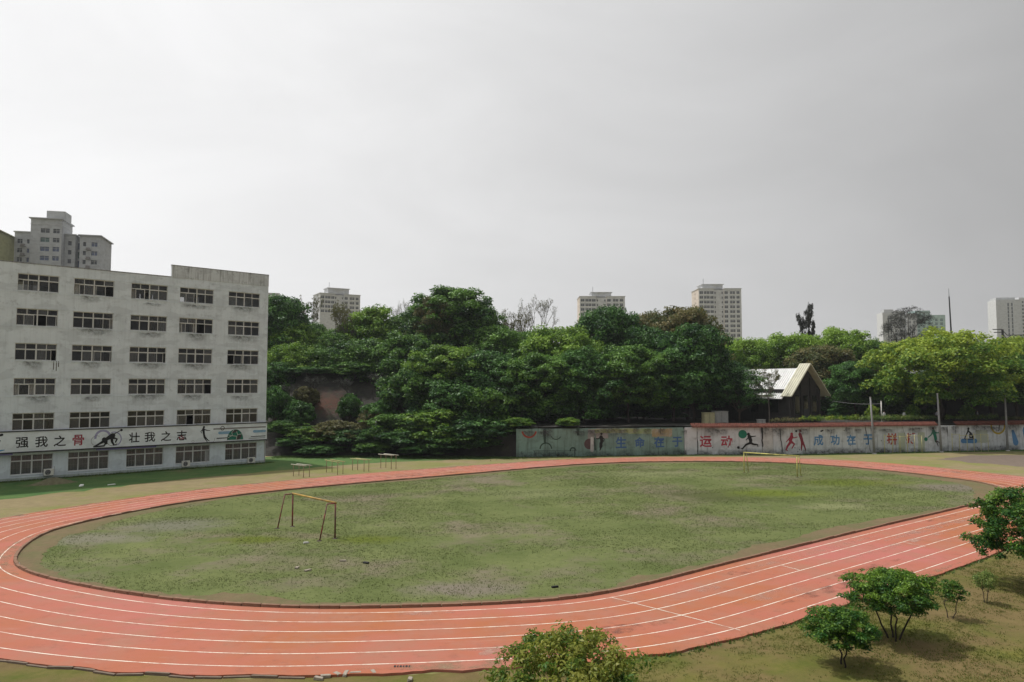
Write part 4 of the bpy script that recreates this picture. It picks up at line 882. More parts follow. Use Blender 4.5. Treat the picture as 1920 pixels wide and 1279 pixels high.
# ------------------------------------------------------------------ poles, mast, truss, cable
def concrete_pole(base, h_, label, r0=.17, r1=.11, m='pole', lean=(0, 0)):
    o = empty('concrete_pole', base); tag(o, label, 'pole', 'concrete poles along the field')
    MB().tube([(0, 0, -.2), (lean[0]*.5, lean[1]*.5, h_*.5), (lean[0], lean[1], h_)], [r0, (r0+r1)/2, r1], 12).build('shaft', M[m], o, True)
    MB().tube([(lean[0], lean[1], h_ - .002), (lean[0], lean[1], h_ + .07)], r1 * 1.15, 12).build('cap', M['conc'], o)
    MB().tube([(0, 0, -.1), (0, 0, .12)], [r0*2.2, r0*1.6], 10).build('footing', M['conc'], o)
concrete_pole(gp(700, 854), 5.0, 'leaning grey concrete pole in front of the hillside bushes', lean=(.35, 0), m='pole')
concrete_pole(gp(1639.5, 851), 8.2, 'grey concrete pole before the wall, left of the red slogan', lean=(-.35, 0))
concrete_pole(gp(1765, 848), 8.7, 'grey concrete pole before the wall, right of the green painted player', lean=(-.3, 0))
concrete_pole(gp(1889.5, 845.5), 8.55, 'grey concrete pole nearest the right edge before the wall', lean=(-.1, 0))
q = px(1653, 782, 117); concrete_pole((q.x, q.y, hill(q.x, q.y)), 3.3, 'short white post standing behind the hedge', .09, .08, 'white')
q = px(1786, 640, 165); mz = hill(q.x, q.y); o = empty('mast', (q.x, q.y, mz)); tag(o, 'tall thin dark mast above the yellow green tree', 'mast')
mh = px(1782, 541, 165).z - mz
MB().tube([(0, 0, 0), (-.2, 0, mh*.55), (-.42, 0, mh - 1.8)], [.22, .19, .13], 8).build('shaft', M['steel'], o); MB().tube([(-.42, 0, mh - 1.82), (-.46, 0, mh)], [.05, .03], 6).build('tip', M['steel'], o)
q = px(1868, 632, 150); o = empty('steel_truss', (q.x, q.y, hill(q.x, q.y)), R(-12)); tag(o, 'black steel truss showing above the right hand tree crowns', 'truss')
zt = px(1868, 626, 150).z - hill(q.x, q.y)
mb = MB(); mb.tube([(-.6, 0, zt + .9), (1.0, 0, zt + .9), (2.0, 0, zt - .3), (6.2, 0, zt - .3)], .09, 6); mb.tube([(-.4, 0, zt + .3), (1.0, 0, zt + .3), (2.0, 0, zt - 1.2), (6.2, 0, zt - 1.2)], .09, 6)
for k in range(9): mb.tube([(2 + .5*k, 0, zt - (.3 if k % 2 else 1.2)), (2.5 + .5*k, 0, zt - (1.2 if k % 2 else .3))], .05, 5)
mb.build('beam', M['steel'], o); MB().box(1.0, 1.35, -.15, .15, 0, zt + .9).build('post', M['steel'], o)
a = px(1561, 752, 121); c_ = px(1653, 757, 117.0); mb = MB(); mb.tube([a.lerp(c_, i/8) - Vector((0, 0, .25 * math.sin(math.pi*i/8))) for i in range(9)], .03, 5)
tag(mb.build('overhead_cable', M['pole']), 'thin pale overhead cable from hut to short white post', 'cable')

# ------------------------------------------------------------------ goals and exercise bars
def goalmat(name, a, c_):
    m, n, p = nodes(name); b = NB(n); b.l(b.mix(b.noise(1.6, 7, .7, b.coord(), .42, .62), a, c_), p.inputs['Base Color']); p.inputs['Roughness'].default_value = .6; return m
M['goalred'] = goalmat('flaking_red_steel', (.30, .05, .05), (.05, .055, .03)); M['goalyel'] = goalmat('yellow_steel', (.44, .27, .045), (.22, .12, .03)); M['goalgreen'] = goalmat('yellow_green_steel', (.55, .50, .13), (.22, .20, .06))
def goal(F1, F2, b_, label, mp, mbar, gh=2.3):
    F1 = Vector((F1.x, F1.y, TZ)); F2 = Vector((F2.x, F2.y, TZ)); o = empty('football_goal', F1); tag(o, label, 'goal', 'goals on the infield')
    b_ = Vector((*b_, 0)); d = F2 - F1; Z = Vector((0, 0, 1)); r_ = .055
    for q in (Vector(), d):
        MB().tube([q - Z*.1, q + Z*gh], r_, 10).build('post', M[mp], o, True)
        MB().tube([q + Z*(gh - .02), q + b_*.62 + Z*(gh - .02)], r_*.8, 8).build('top_stay', M[mp], o, True)
        MB().tube([q + b_*.62 + Z*(gh - .02), q + b_*1.15 - Z*.1], r_*.8, 8).build('rear_leg', M[mp], o, True)
        for k in (q, q + b_*1.15):
            mb = MB().tube([k - Z*.02, k + Z*.05], [.24, .12], 9); mb.build('footing', M['bark'], o)
    MB().tube([-d.normalized()*.06 + Z*gh, d + d.normalized()*.06 + Z*gh], r_*1.15, 10).build('crossbar', M[mbar], o, True)
g1a, g1b = gp(548, 990), gp(628, 1013); goal(g1a, g1b, (-.72, -.62), 'rusty red and yellow football goal frame at the near end of infield', 'goalred', 'goalyel')
g2a, g2b = gp(1395.5, 888.5), gp(1495, 897); goal(g2a, g2b, (.68, .80), 'yellow green football goal frame at the far end by the wall', 'goalgreen', 'goalgreen')
M['barpale'] = mat('pale_bar_paint', (.52, .50, .42), .6, .3, 4); M['bartan'] = mat('tan_bar_paint', (.42, .34, .16), .6, .3, 4); M['baryel'] = mat('yellow_bar_paint', (.48, .45, .22), .6, .3, 3)
M['rust'] = mat('rusty_post', (.23, .16, .10), .8, .4, 4)
def parallel_bars(posts, top, D, label, m):
    P_ = [gp(*q) for q in posts]; c_ = sum(P_, Vector()) / 4; o = empty('parallel_bars', c_); o.name = 'parallel_bar_stand'; tag(o, label, 'exercise bars', 'parallel bars beside the track')
    hh = px(posts[0][0], top, P_[0].y).z
    for q in P_: MB().tube([q - c_ - Vector((0, 0, .1)), q - c_ + Vector((0, 0, hh))], .035, 7).build('post', M['rust'], o, True)
    for a, b_ in ((0, 2), (1, 3)):
        d = (P_[b_] - P_[a]).normalized() * .45; MB().tube([P_[a] - c_ - d + Vector((0, 0, hh)), P_[b_] - c_ + d + Vector((0, 0, hh))], .04, 7).build('bar', M[m], o, True)
parallel_bars([(550, 893), (560.5, 892), (569, 895.5), (580, 894.5)], 871, 82, 'pale parallel bars nearest the school corner', 'barpale')
parallel_bars([(612, 886), (622.5, 885), (633, 890.5), (643, 889)], 863, 85, 'tan parallel bars second from the school, left of the leaning pole', 'bartan')
parallel_bars([(661, 882), (670.5, 881.5), (682.5, 884.5), (691.5, 884)], 860, 87, 'yellowish parallel bars just left of the leaning pole foot', 'baryel')
parallel_bars([(714, 878), (723.5, 877), (733.5, 880), (742.5, 879.5)], 852, 91, 'tall pale parallel bars right of the leaning pole', 'barpale')
def pullup(xs_, yb0, ytop, label):
    P_ = [gp(x, yb0 - .12*i) for i, x in enumerate(xs_)]; o = empty('pull_up_frame', P_[0]); tag(o, label, 'exercise bars', 'pull up frames by the wall')
    for i, q in enumerate(P_): 
        hh = 2.75 - (.1 * (i % 3)); MB().tube([q - P_[0] - Vector((0, 0, .1)), q - P_[0] + Vector((0, 0, hh))], .045, 7).build('post', M['baryel'], o, True)
    for i in range(len(P_) - 1): 
        z = Vector((0, 0, 2.7 - (.1 * (i % 3)) - .1 - .08 * (i % 2))); MB().tube([P_[i] - P_[0] + z, P_[i+1] - P_[0] + z], .03, 6).build('bar', M['baryel'], o, True)
pullup([1659, 1674, 1688, 1702, 1715.5, 1729], 850, 815, 'yellow pull up frame standing before the red slogan')
pullup([1786, 1800, 1814, 1827, 1840, 1853.5], 847, 812, 'yellow pull up frame standing before the painted rider')

# ------------------------------------------------------------------ loose kerb bricks and stones
for i, (x, y, sx, lab) in enumerate(((598, 1275, .30, 'leftmost loose brick below the broken track edge'), (611, 1271, .34, 'loose brick second from left below the broken track edge'), (632, 1267, .30, 'loose brick third from left below the broken track edge'), (648, 1266, .34, 'loose brick fourth from left below the broken track edge'), (666, 1265, .36, 'loose brick fifth from left below the broken track edge'), (700, 1264, .28, 'chunky loose brick lying apart right of the brick row'), (769, 1277, .22, 'small brick at the bottom edge below the dark track bars'))):
    scrap('loose_brick', gp(x, y), lab, 'brick', M['brick'], sx, .15, .09, 'loose bricks by the track', 40 + i)
for i, (x, y, mm, lab) in enumerate(((557, 1066, 'brick', 'pale flat stone left of the dark stone on infield'), (577, 1071, 'brick', 'dark flat stone among grass left on infield'), (643, 1053, 'brick', 'small grey stone on infield below near goal'), (686, 1057, 'black', 'dark slab stone with pale side below near goal'), (1040, 1102, 'black', 'dark stone on the infield near the front kerb'), (574, 1019, 'conc', 'pale scrap left of the near goal foot'), (32, 1058, 'conc', 'grey brick inside the left end of the kerb'))):
    scrap('field_stone', gp(x, y, TZ), lab, 'stone', M[mm], .34, .16, .08, 'stones on the infield', 60 + i)

# ------------------------------------------------------------------ vegetation
def leaves(rng, centers, radii, counts, size, asp, tints, upb=.45, shell=.55, spread=.16, flat=1.0):
    """diamond shaped leaves spread through many clumps; returns vertices, faces, per-face tint"""
    C = np.repeat(centers, counts, 0); Rd = np.repeat(radii, counts, 0); T = np.repeat(tints, counts)
    n = len(C); d = rng.normal(size=(n, 3)); d /= np.linalg.norm(d, axis=1)[:, None]
    d[:, 2] = np.where(d[:, 2] < -.35, -d[:, 2] * .6, d[:, 2]); 
    r = shell + (1 - shell) * rng.random(n) ** .6; r *= rng.choice([1, 1, 1, .55, 1.12], n)
    P = C + d * r[:, None] * Rd
    nrm_ = d * .6 + np.array([0, 0, upb]) + rng.normal(size=(n, 3)) * .45; nrm_ /= np.linalg.norm(nrm_, axis=1)[:, None]
    t = np.cross(nrm_, rng.normal(size=(n, 3))); t /= np.linalg.norm(t, axis=1)[:, None] + 1e-9; s = np.cross(nrm_, t)
    L_ = size * (.65 + .7 * rng.random(n))[:, None]; W_ = L_ * asp
    V = np.stack([P - t*L_/2, P + s*W_/2 + t*L_*.05 + nrm_*L_*.06, P + t*L_/2 - nrm_*L_*.12, P - s*W_/2 + t*L_*.05 + nrm_*L_*.06], 1).reshape(-1, 3)
    Fq = np.arange(4 * n).reshape(n, 4)
    tint = np.clip(T + rng.normal(0, spread, n), 0, 1)
    return V, Fq, tint
def limb(mb, p0, p1, r0, r1, rr, seg=4, bend=.1, n=6):
    p0 = Vector(p0); p1 = Vector(p1); ln = (p1 - p0).length; pts = [p0]
    for i in range(1, seg): pts.append(p0.lerp(p1, i/seg) + Vector((rr.uniform(-1, 1), rr.uniform(-1, 1), rr.uniform(-.3, .7))) * ln * bend * math.sin(math.pi*i/seg))
    pts.append(p1); mb.tube(pts, [r0 + (r1 - r0)*i/seg for i in range(seg + 1)], n, False)
    return pts
def proto_tree(seed, Ht, Wd, ncl, per, leaf, asp=.5, base=.28, flat=.6, clr=(.13, .24), topt=.85, trunk_r=.22, lean=0, shape=1.0, stems=1, fork=.3, spread=.26, bark='bark', upb=.45, ctop=0.0):
    """tapered trunk, limbs reaching into the clumps, leafy clumps over an uneven crown"""
    rng = np.random.default_rng(seed); rr = random.Random(seed); cz0 = Ht * base; ch = Ht - cz0
    cen = []; rad = []; tin = []
    for i in range(ncl):
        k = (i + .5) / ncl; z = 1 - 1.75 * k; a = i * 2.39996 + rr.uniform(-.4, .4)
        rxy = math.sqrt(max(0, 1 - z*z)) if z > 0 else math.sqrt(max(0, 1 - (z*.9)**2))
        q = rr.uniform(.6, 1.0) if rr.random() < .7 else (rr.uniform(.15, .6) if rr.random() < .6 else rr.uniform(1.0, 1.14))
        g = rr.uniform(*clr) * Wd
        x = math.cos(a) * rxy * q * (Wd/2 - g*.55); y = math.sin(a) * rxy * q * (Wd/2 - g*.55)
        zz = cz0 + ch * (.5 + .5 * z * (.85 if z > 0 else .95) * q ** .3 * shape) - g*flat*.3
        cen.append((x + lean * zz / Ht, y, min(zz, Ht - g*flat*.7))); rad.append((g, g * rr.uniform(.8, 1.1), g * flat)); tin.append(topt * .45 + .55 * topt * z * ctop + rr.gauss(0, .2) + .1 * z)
    cen = np.array(cen); rad = np.array(rad)
    cnt = np.maximum(8, (per * (rad[:, 0] / (np.mean(clr) * Wd)) ** 2 * np.array([rr.uniform(.6, 1.2) for _ in range(ncl)])).astype(int))
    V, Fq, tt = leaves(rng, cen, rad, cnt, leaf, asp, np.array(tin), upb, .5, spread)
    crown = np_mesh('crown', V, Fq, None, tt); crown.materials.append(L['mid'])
    mb = MB(); fz = Ht * fork
    order = sorted(range(ncl), key=lambda i: rr.random())
    for s_ in range(stems):
        a = 2 * math.pi * s_ / stems + rr.uniform(-.4, .4); sp_ = 0 if stems == 1 else Wd * .045
        p0 = (math.cos(a)*sp_, math.sin(a)*sp_, -.15); tp = (math.cos(a)*sp_*(1 if stems == 1 else 4) + lean*fork, math.sin(a)*sp_*(1 if stems == 1 else 4), fz)
        pts = limb(mb, p0, tp, trunk_r, trunk_r*.72, rr, 4, .06, 8)
        mine = [i for i in order if i % stems == s_][:max(4, 12 // stems)]
        if stems == 1: mine = order[:13]
        for i in mine:
            c_ = Vector(cen[i]); mid = Vector(tp).lerp(c_, .5) + Vector((0, 0, Ht*.03))
            limb(mb, tp, mid, trunk_r*.5, trunk_r*.28, rr, 3, .1, 5); limb(mb, mid, c_, trunk_r*.28, trunk_r*.08, rr, 3, .15, 4)
    trunk = mb.mesh('trunk', M[bark], True)
    return trunk, crown, Ht, Wd
def proto_bare(seed, Ht, depth, m, leafn, leaf, spread_a=.55, wob=.25):
    rr = random.Random(seed); mb = MB(); tips = []
    def rec(p, d, ln, r_, k):
        q = p + d * ln; mid = p.lerp(q, .5) + Vector((rr.uniform(-1, 1), rr.uniform(-1, 1), 0)) * ln * .06
        mb.tube([p, mid, q], [r_, r_*.85, r_*.68], 5 if r_ > .03 else 3, False)
        if k == 0: tips.append(q); return
        for i in range(3 if rr.random() < .45 else 2):
            nd = (d + Vector((rr.uniform(-1, 1), rr.uniform(-1, 1), rr.uniform(-.25, .6))) * spread_a * 1.25).normalized()
            rec(q, nd, ln * rr.uniform(.62, .86), r_ * .66, k - 1)
        if k < depth - 1: tips.append(q)
    rec(Vector((0, 0, -.2)), Vector((rr.uniform(-.08, .08), 0, 1)), Ht * .27, Ht * .016, depth)
    zmax = max(t_.z for t_ in tips); s_ = Ht / zmax
    mb.v = [(a*s_, b_*s_, c_*s_) for a, b_, c_ in mb.v]; tips = [t_ * s_ for t_ in tips]
    rng = np.random.default_rng(seed); T = np.array([t_[:] for t_ in tips]); k = len(T)
    V, Fq, tt = leaves(rng, T, np.full((k, 3), leaf * 1.8), np.full(k, leafn), leaf, .5, np.full(k, .4), .4, .3, .2)
    crown = np_mesh('crown', V, Fq, None, tt); crown.materials.append(L['olive'])
    Wd = 2 * max(max(abs(t_.x), abs(t_.y)) for t_ in tips)
    return mb.mesh('trunk', M[m], True), crown, Ht, Wd
PR = {'a': proto_tree(1, 14, 11.5, 170, 230, .40, clr=(.06, .15), base=.16, flat=.8), 'b': proto_tree(2, 14, 10, 150, 230, .38, flat=.85, base=.14, shape=1.05, clr=(.06, .16)), 'c': proto_tree(3, 13, 12, 190, 230, .36, flat=.75, base=.12, clr=(.055, .14)),
      'd': proto_tree(4, 15, 9, 130, 220, .36, base=.18, flat=.95, clr=(.07, .17)), 'e': proto_tree(12, 12, 11, 180, 210, .34, base=.12, flat=.8, clr=(.055, .14)),
      'y': proto_tree(5, 12, 16, 260, 230, .30, .6, base=.12, flat=.85, clr=(.04, .095), topt=.62, ctop=1.0, trunk_r=.35), 'z': proto_tree(6, 12, 13, 190, 220, .30, .6, base=.14, flat=.85, clr=(.05, .11), topt=.8, ctop=.8, trunk_r=.3),
      's': proto_tree(7, 5, 6.5, 110, 140, .27, base=.03, flat=.8, fork=.15, trunk_r=.09, clr=(.06, .15)), 't': proto_tree(8, 4, 5.5, 95, 130, .28, .45, base=.03, flat=.75, fork=.12, trunk_r=.08, clr=(.06, .16)),
      'u': proto_tree(9, 14, 11, 110, 90, .30, flat=.8, clr=(.05, .12), base=.3),
      'p': proto_tree(10, 15, 11, 110, 120, .20, .35, base=.5, flat=.6, clr=(.05, .12), topt=.5, bark='bark_dark', trunk_r=.3),
      'x': proto_bare(11, 13, 7, 'bark_grey', 3, .16, .62), 'w': proto_bare(14, 12, 6, 'bark_grey', 14, .20, .55), 'v': proto_bare(15, 9, 5, 'bark_dark', 26, .24, .28)}
rt = random.Random(31)
def place(kind, x, ytop, wpx, D, lf, label, name='broadleaf_tree', cat='tree', group='trees on the hillside and terrace', zb=None, flatten=None, bark=None, rz=None):
    tm, cm, Ht, Wd = PR[kind]
    P_ = px(x, ytop, D); zb = hill(P_.x, P_.y) if zb is None else zb
    sx = wpx * D / F / Wd; sz = max(.35, (P_.z - zb) / Ht)
    if sz < .85 * sx and flatten is None and name == 'broadleaf_tree': sz = .85 * sx; zb = P_.z - Ht * sz
    if flatten: zb = P_.z - Ht * flatten; sz = flatten
    o = empty(name, (P_.x, P_.y, zb - .05), rt.uniform(0, 6.28) if rz is None else rz, (sx, sx, sz)); tag(o, label, cat, group)
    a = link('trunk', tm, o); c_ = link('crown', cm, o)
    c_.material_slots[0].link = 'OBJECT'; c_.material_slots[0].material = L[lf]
    if bark: a.material_slots[0].link = 'OBJECT'; a.material_slots[0].material = M[bark]
    return o
TREES = [
 # skyline, left to right
 ('a', 524, 549, 130, 134, 'dark', 'dark green tree crown touching the school corner, leftmost on the skyline'),
 ('w', 588, 556, 75, 142, 'olive', 'thin nearly bare tree left of the white tower on the skyline'),
 ('w', 622, 566, 90, 136, 'brown', 'thin brownish tree in front of the white tower'),
 ('w', 655, 580, 85, 132, 'olive', 'second thin brownish tree below the white tower, right trunk showing'),
 ('b', 560, 606, 120, 133, 'bright', 'light leaved tree below the thin bare trees near the school'),
 ('u', 628, 618, 110, 132, 'mid', 'loose slender tree with visible stems below the white tower'),
 ('d', 702, 566, 135, 136, 'bright', 'green tree just right of the white tower on the skyline'),
 ('x', 757, 560, 50, 142, 'olive', 'small bare twiggy tree between green tree and the large domed tree'),
 ('c', 851, 531, 182, 134, 'mid', 'large domed tree, highest crown on the skyline'),
 ('b', 812, 555, 90, 131, 'brown', 'brown tinged crown at the left shoulder of the domed tree'),
 ('x', 1004, 553, 140, 148, 'olive', 'bare round headed tree standing alone against the sky'),
 ('w', 968, 585, 80, 146, 'olive', 'low sparse tree at the foot of the bare round headed tree'),
 ('a', 935, 606, 150, 128, 'mid', 'green tree filling the gap right of the domed tree'),
 ('c', 1050, 603, 180, 121, 'bright', 'broad layered tree below the bare round headed tree'),
 ('e', 1140, 563, 150, 127, 'dark', 'dark tree before the half hidden white tower'),
 ('b', 1108, 590, 90, 131, 'brown', 'brownish crown left of the dark tree before the half hidden tower'),
 ('e', 1225, 574, 130, 131, 'brown', 'brown leaved crown on the skyline between the two white towers'),
 ('c', 1286, 564, 150, 126, 'brown', 'flat brown green crown beside the tallest middle tower'),
 ('a', 1298, 602, 160, 119, 'dark', 'dark green tree left below the tallest middle tower'),
 ('z', 1388, 628, 150, 150, 'bright', 'bright green tree at the foot of the tallest middle tower'),
 ('z', 1478, 618, 170, 152, 'bright', 'bright green tree behind the hut gable, left one'),
 ('y', 1565, 611, 185, 154, 'bright', 'bright round tree behind the hut gable, with brownish patches'),
 ('e', 1540, 640, 140, 142, 'brown', 'brownish green tree just above the hut gable'),
 ('a', 1632, 634, 110, 150, 'bright', 'green tree between hut gable and the yellow green tree'),
 ('v', 1510, 573, 42, 168, 'pine', 'narrow dark treetop poking out above the bright trees'),
 ('p', 1700, 568, 104, 166, 'pine', 'dark flat topped pine before the hazy tower cluster'),
 ('y', 1757, 613, 290, 121, 'yellow', 'great yellow green camphor tree behind the wall'),
 ('z', 1856, 634, 140, 127, 'yellow', 'green tree right of the great camphor tree'),
 ('y', 1928, 622, 150, 134, 'yellow', 'yellowish tree cut by the right edge'),
 ('e', 1900, 650, 130, 124, 'mid', 'dark green tree at right edge in front of the yellowish one'),
 ('a', 480, 560, 130, 138, 'mid', 'tree mostly hidden behind the right corner of the school'),
 ('e', 585, 600, 120, 140, 'mid', 'tree filling the skyline gap below the thin bare tree'),
 ('a', 655, 612, 120, 138, 'mid', 'tree filling the gap below the second thin brownish tree'),
 ('b', 770, 585, 110, 139, 'mid', 'tree behind the bushy tree, left shoulder of the domed tree'),
 ('a', 895, 572, 120, 137, 'mid', 'tree at the right shoulder of the domed tree'),
 ('e', 985, 612, 130, 134, 'mid', 'tree in the dip below the bare round headed tree'),
 ('a', 1205, 606, 140, 124, 'dark', 'dark tree under the brown crown between the white towers'),
 # second storey of crowns
 ('u', 545, 636, 130, 126, 'bright', 'dark tree below the leftmost skyline tree by the school'),
 ('e', 615, 646, 120, 128, 'mid', 'mid green tree above the bare dark bank'),
 ('a', 690, 630, 140, 127, 'mid', 'green tree above the right part of the bare dark bank'),
 ('b', 758, 618, 150, 124, 'mid', 'bushy tree left below the domed tree'),
 ('c', 835, 640, 170, 116, 'bright', 'broad leafy tree straight below the domed tree'),
 ('a', 915, 652, 160, 115, 'dark', 'dark leafy tree above the left end of the mural wall'),
 ('c', 1010, 655, 170, 113, 'mid', 'layered tree leaning over the painted green wall stretch'),
 ('b', 1095, 648, 150, 114, 'dark', 'dark layered tree behind the painted basketball player'),
 ('c', 1175, 640, 170, 115, 'mid', 'layered tree behind the blue slogan'),
 ('e', 1262, 648, 160, 117, 'dark', 'dark tree with gaps left of the hut roof'),
 ('a', 1340, 662, 120, 121, 'dark', 'dark tree overhanging the hut roof'),
 ('w', 1440, 688, 80, 113, 'brown', 'thin branching tree in front of the white hut roof'),
 ('u', 1385, 682, 120, 116, 'dark', 'loose dark tree in front of the left half of the hut roof'),
 ('e', 1600, 672, 110, 128, 'dark', 'dark tree just right of the hut gable'),
 ('e', 1690, 690, 130, 132, 'dark', 'shaded tree under the left side of the camphor tree'),
]
for k, x, y, wd, D, lf, lab in TREES: place(k, x, y, wd, D, lf, lab)
BUSH = [
 ('s', 540, 785, 90, 109, 'mid', 'low green bush by the school corner'), ('s', 595, 795, 110, 108, 'bright', 'rounded green bush on the bank left of the leaning pole'),
 ('t', 640, 785, 100, 108, 'olive', 'dry olive bush under the bare red earth'), ('s', 660, 800, 110, 107.5, 'dark', 'dark bush behind the leaning pole'),
 ('t', 560, 815, 80, 106.5, 'dark', 'dark undergrowth clump beside the school wall'), ('s', 738, 772, 130, 108, 'mid', 'large leafy bush right of the leaning pole'),
 ('s', 815, 762, 160, 107.5, 'bright', 'broad leafy bush at the middle of the bank'), ('t', 890, 775, 150, 107, 'dark', 'dark leafy bush left of the mural wall end'),
 ('s', 770, 800, 140, 106.5, 'dark', 'low dark bush in front of the large leafy bush'), ('t', 850, 808, 150, 106, 'mid', 'low spreading bush at foot of the bank'), ('s', 930, 800, 110, 105.5, 'dark', 'low dark bush against the end of the mural wall'),
 ('t', 712, 748, 70, 111, 'dark', 'shaded shrub right of the red earth'), ('s', 770, 690, 120, 113, 'mid', 'shrub under the bushy tree left of the domed tree'), ('s', 840, 705, 150, 111, 'dark', 'shaded shrub in middle of the bank below the broad tree'), ('t', 905, 715, 130, 110, 'mid', 'shaded shrub on the bank right of middle'),
 ('t', 520, 676, 80, 121, 'dark', 'shaded shrub against the school corner high on the bank'), ('t', 575, 688, 90, 121, 'dark', 'dark shrub above the bare bank'), ('t', 665, 676, 110, 123, 'mid', 'green shrub at the top of the bare bank'),
 ('t', 972, 782, 60, 104.6, 'bright', 'bright creeper growing over the left end of the wall'), ('t', 1065, 798, 46, 104.6, 'bright', 'small bright creeper hanging over the green wall'),
]
for k, x, y, wd, D, lf, lab in BUSH: place(k, x, y, wd, D, lf, lab, 'shrub', 'bush', 'shrubs on the bank')
# shaded understorey behind the wall, single shrubs standing under the trees
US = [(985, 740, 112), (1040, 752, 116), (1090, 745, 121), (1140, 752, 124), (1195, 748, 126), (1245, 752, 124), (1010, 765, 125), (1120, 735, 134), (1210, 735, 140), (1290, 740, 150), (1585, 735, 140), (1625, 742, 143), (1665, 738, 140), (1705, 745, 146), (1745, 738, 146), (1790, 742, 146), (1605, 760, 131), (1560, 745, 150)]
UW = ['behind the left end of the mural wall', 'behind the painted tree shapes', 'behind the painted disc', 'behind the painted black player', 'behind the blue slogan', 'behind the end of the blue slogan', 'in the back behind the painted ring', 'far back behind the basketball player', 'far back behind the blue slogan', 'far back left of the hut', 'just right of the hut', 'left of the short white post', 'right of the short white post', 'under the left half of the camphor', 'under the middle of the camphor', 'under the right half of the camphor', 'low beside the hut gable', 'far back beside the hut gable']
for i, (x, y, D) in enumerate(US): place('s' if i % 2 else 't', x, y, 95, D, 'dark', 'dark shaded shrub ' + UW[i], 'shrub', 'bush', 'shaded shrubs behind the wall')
# clipped bushes and hedge on the terrace
for x, y, wd, lf, lab in ((1635, 757, 24, 'yellow', 'round clipped bush behind the first pole'), (1711, 756, 26, 'bright', 'flat topped small green tree behind hedge under the camphor'), (1812, 757, 27, 'bright', 'pale green small tree behind hedge right of the middle pole')):
    D = 118; o = place('t', x, y, wd, D, lf, lab, 'clipped_tree', 'bush', 'small clipped trees on the terrace')
def hedge(x0, x1, label, seed, lf, hgt, D0, D1):
    a = px(x0, 785, D0); c_ = px(x1, 785, D1); rng = np.random.default_rng(seed); ln = (c_ - a).length; k = int(ln * 2.2)
    t_ = (np.arange(k) + rng.random(k)) / k; C = np.array([a.lerp(c_, q)[:] for q in t_]); C[:, 2] = [hill(q[0], q[1]) + hgt * .55 for q in C]; C[:, 1] += rng.normal(0, .15, k)
    rd = np.stack([rng.uniform(.35, .6, k), rng.uniform(.35, .5, k), hgt * rng.uniform(.4, .62, k)], 1)
    V, Fq, tt = leaves(rng, C, rd, np.full(k, 110), .16, .6, rng.uniform(.2, .85, k), .6, .5, .2)
    o0 = empty('hedge', a); o0.location = (a.x, a.y, hill(a.x, a.y)); tag(o0, label, 'hedge', 'hedges along the terrace edge')
    me = np_mesh('foliage', V - np.array(o0.location[:]), Fq, L[lf], tt); link('foliage', me, o0)
    mb = MB()
    for q in range(0, k, 4): s_ = Vector(C[q]) - o0.location; mb.tube([(s_.x, s_.y, -.1), (s_.x + .05, s_.y, hgt * .6)], [.03, .015], 5)
    mb.build('stem', M['bark_dark'], o0)
hedge(1445, 1498, 'short flowering hedge before the hut gable', 1, 'brown', 1.0, 110.5, 111)
hedge(1502, 1612, 'yellow green hedge between hut and first pole', 2, 'yellow', 1.3, 111, 113); hedge(1616, 1752, 'long clipped hedge between first and middle pole', 3, 'sapling', 1.3, 112.5, 115.2); hedge(1770, 1870, 'clipped hedge between middle and right pole', 4, 'sapling', 1.3, 115.5, 117.5); hedge(1876, 1990, 'hedge at right edge behind the last pole', 5, 'brown', .9, 118, 121)

# ------------------------------------------------------------------ near trees
PR['n1'] = proto_tree(41, 2.15, 2.5, 140, 90, .118, .42, base=.26, flat=.7, clr=(.05, .13), topt=.6, trunk_r=.035, stems=2, fork=.36, bark='bark_dark', upb=.7)
PR['n2'] = proto_tree(42, 2.8, 3.9, 190, 100, .125, .42, base=.34, flat=.6, clr=(.04, .11), topt=.62, ctop=.5, trunk_r=.04, stems=4, fork=.36, bark='bark_dark', upb=.8)
PR['n3'] = proto_tree(43, 1.7, 1.35, 24, 70, .11, .45, base=.36, flat=.8, clr=(.1, .2), trunk_r=.022, stems=2, fork=.4, bark='bark')
PR['n4'] = proto_tree(44, 1.5, 1.1, 26, 60, .09, .42, base=.36, flat=.9, clr=(.12, .22), trunk_r=.022, stems=2, fork=.36, bark='bark', topt=.8)
PR['n5'] = proto_tree(45, 5.1, 5.4, 260, 100, .15, .5, base=.2, flat=.8, clr=(.035, .095), topt=.6, trunk_r=.13, fork=.24, bark='bark_dark', upb=.7)
PR['n6'] = proto_tree(46, 4.35, 4.4, 230, 85, .135, .42, base=.3, flat=.85, clr=(.035, .10), topt=.75, ctop=.6, trunk_r=.075, fork=.42, bark='bark_dark', upb=.55)
def near(kind, base, lf, label, cat='tree', sx=1.0, rz=None):
    tm, cm, Ht, Wd = PR[kind]; o = empty('ornamental_tree', base, rt.uniform(0, 6) if rz is None else rz, (sx, sx, 1)); tag(o, label, cat, 'small trees on the near lawn')
    link('trunk', tm, o); c_ = link('crown', cm, o); c_.material_slots[0].link = 'OBJECT'; c_.material_slots[0].material = L[lf]
    return o
near('n1', gp(1580, 1249), 'near', 'dark green small tree with forked stem, nearest on the lawn')
near('n2', gp(1676, 1199), 'near', 'wide umbrella shaped small tree with four thin stems', sx=.93)
near('n3', gp(1783, 1160), 'near', 'young dark green sapling right of the umbrella shaped tree')
near('n4', gp(1848, 1131), 'sapling', 'pale green thin sapling below the right edge tree')
near('n5', gp(1913, 1104) + Vector((.55, 0, 0)), 'near', 'large rounded tree cut by the right edge above the saplings')
q = px(1068, 1168, 18); near('n6', (q.x, q.y, 0), 'neary', 'yellow tipped leafy tree rising from the bottom edge', sx=.88)

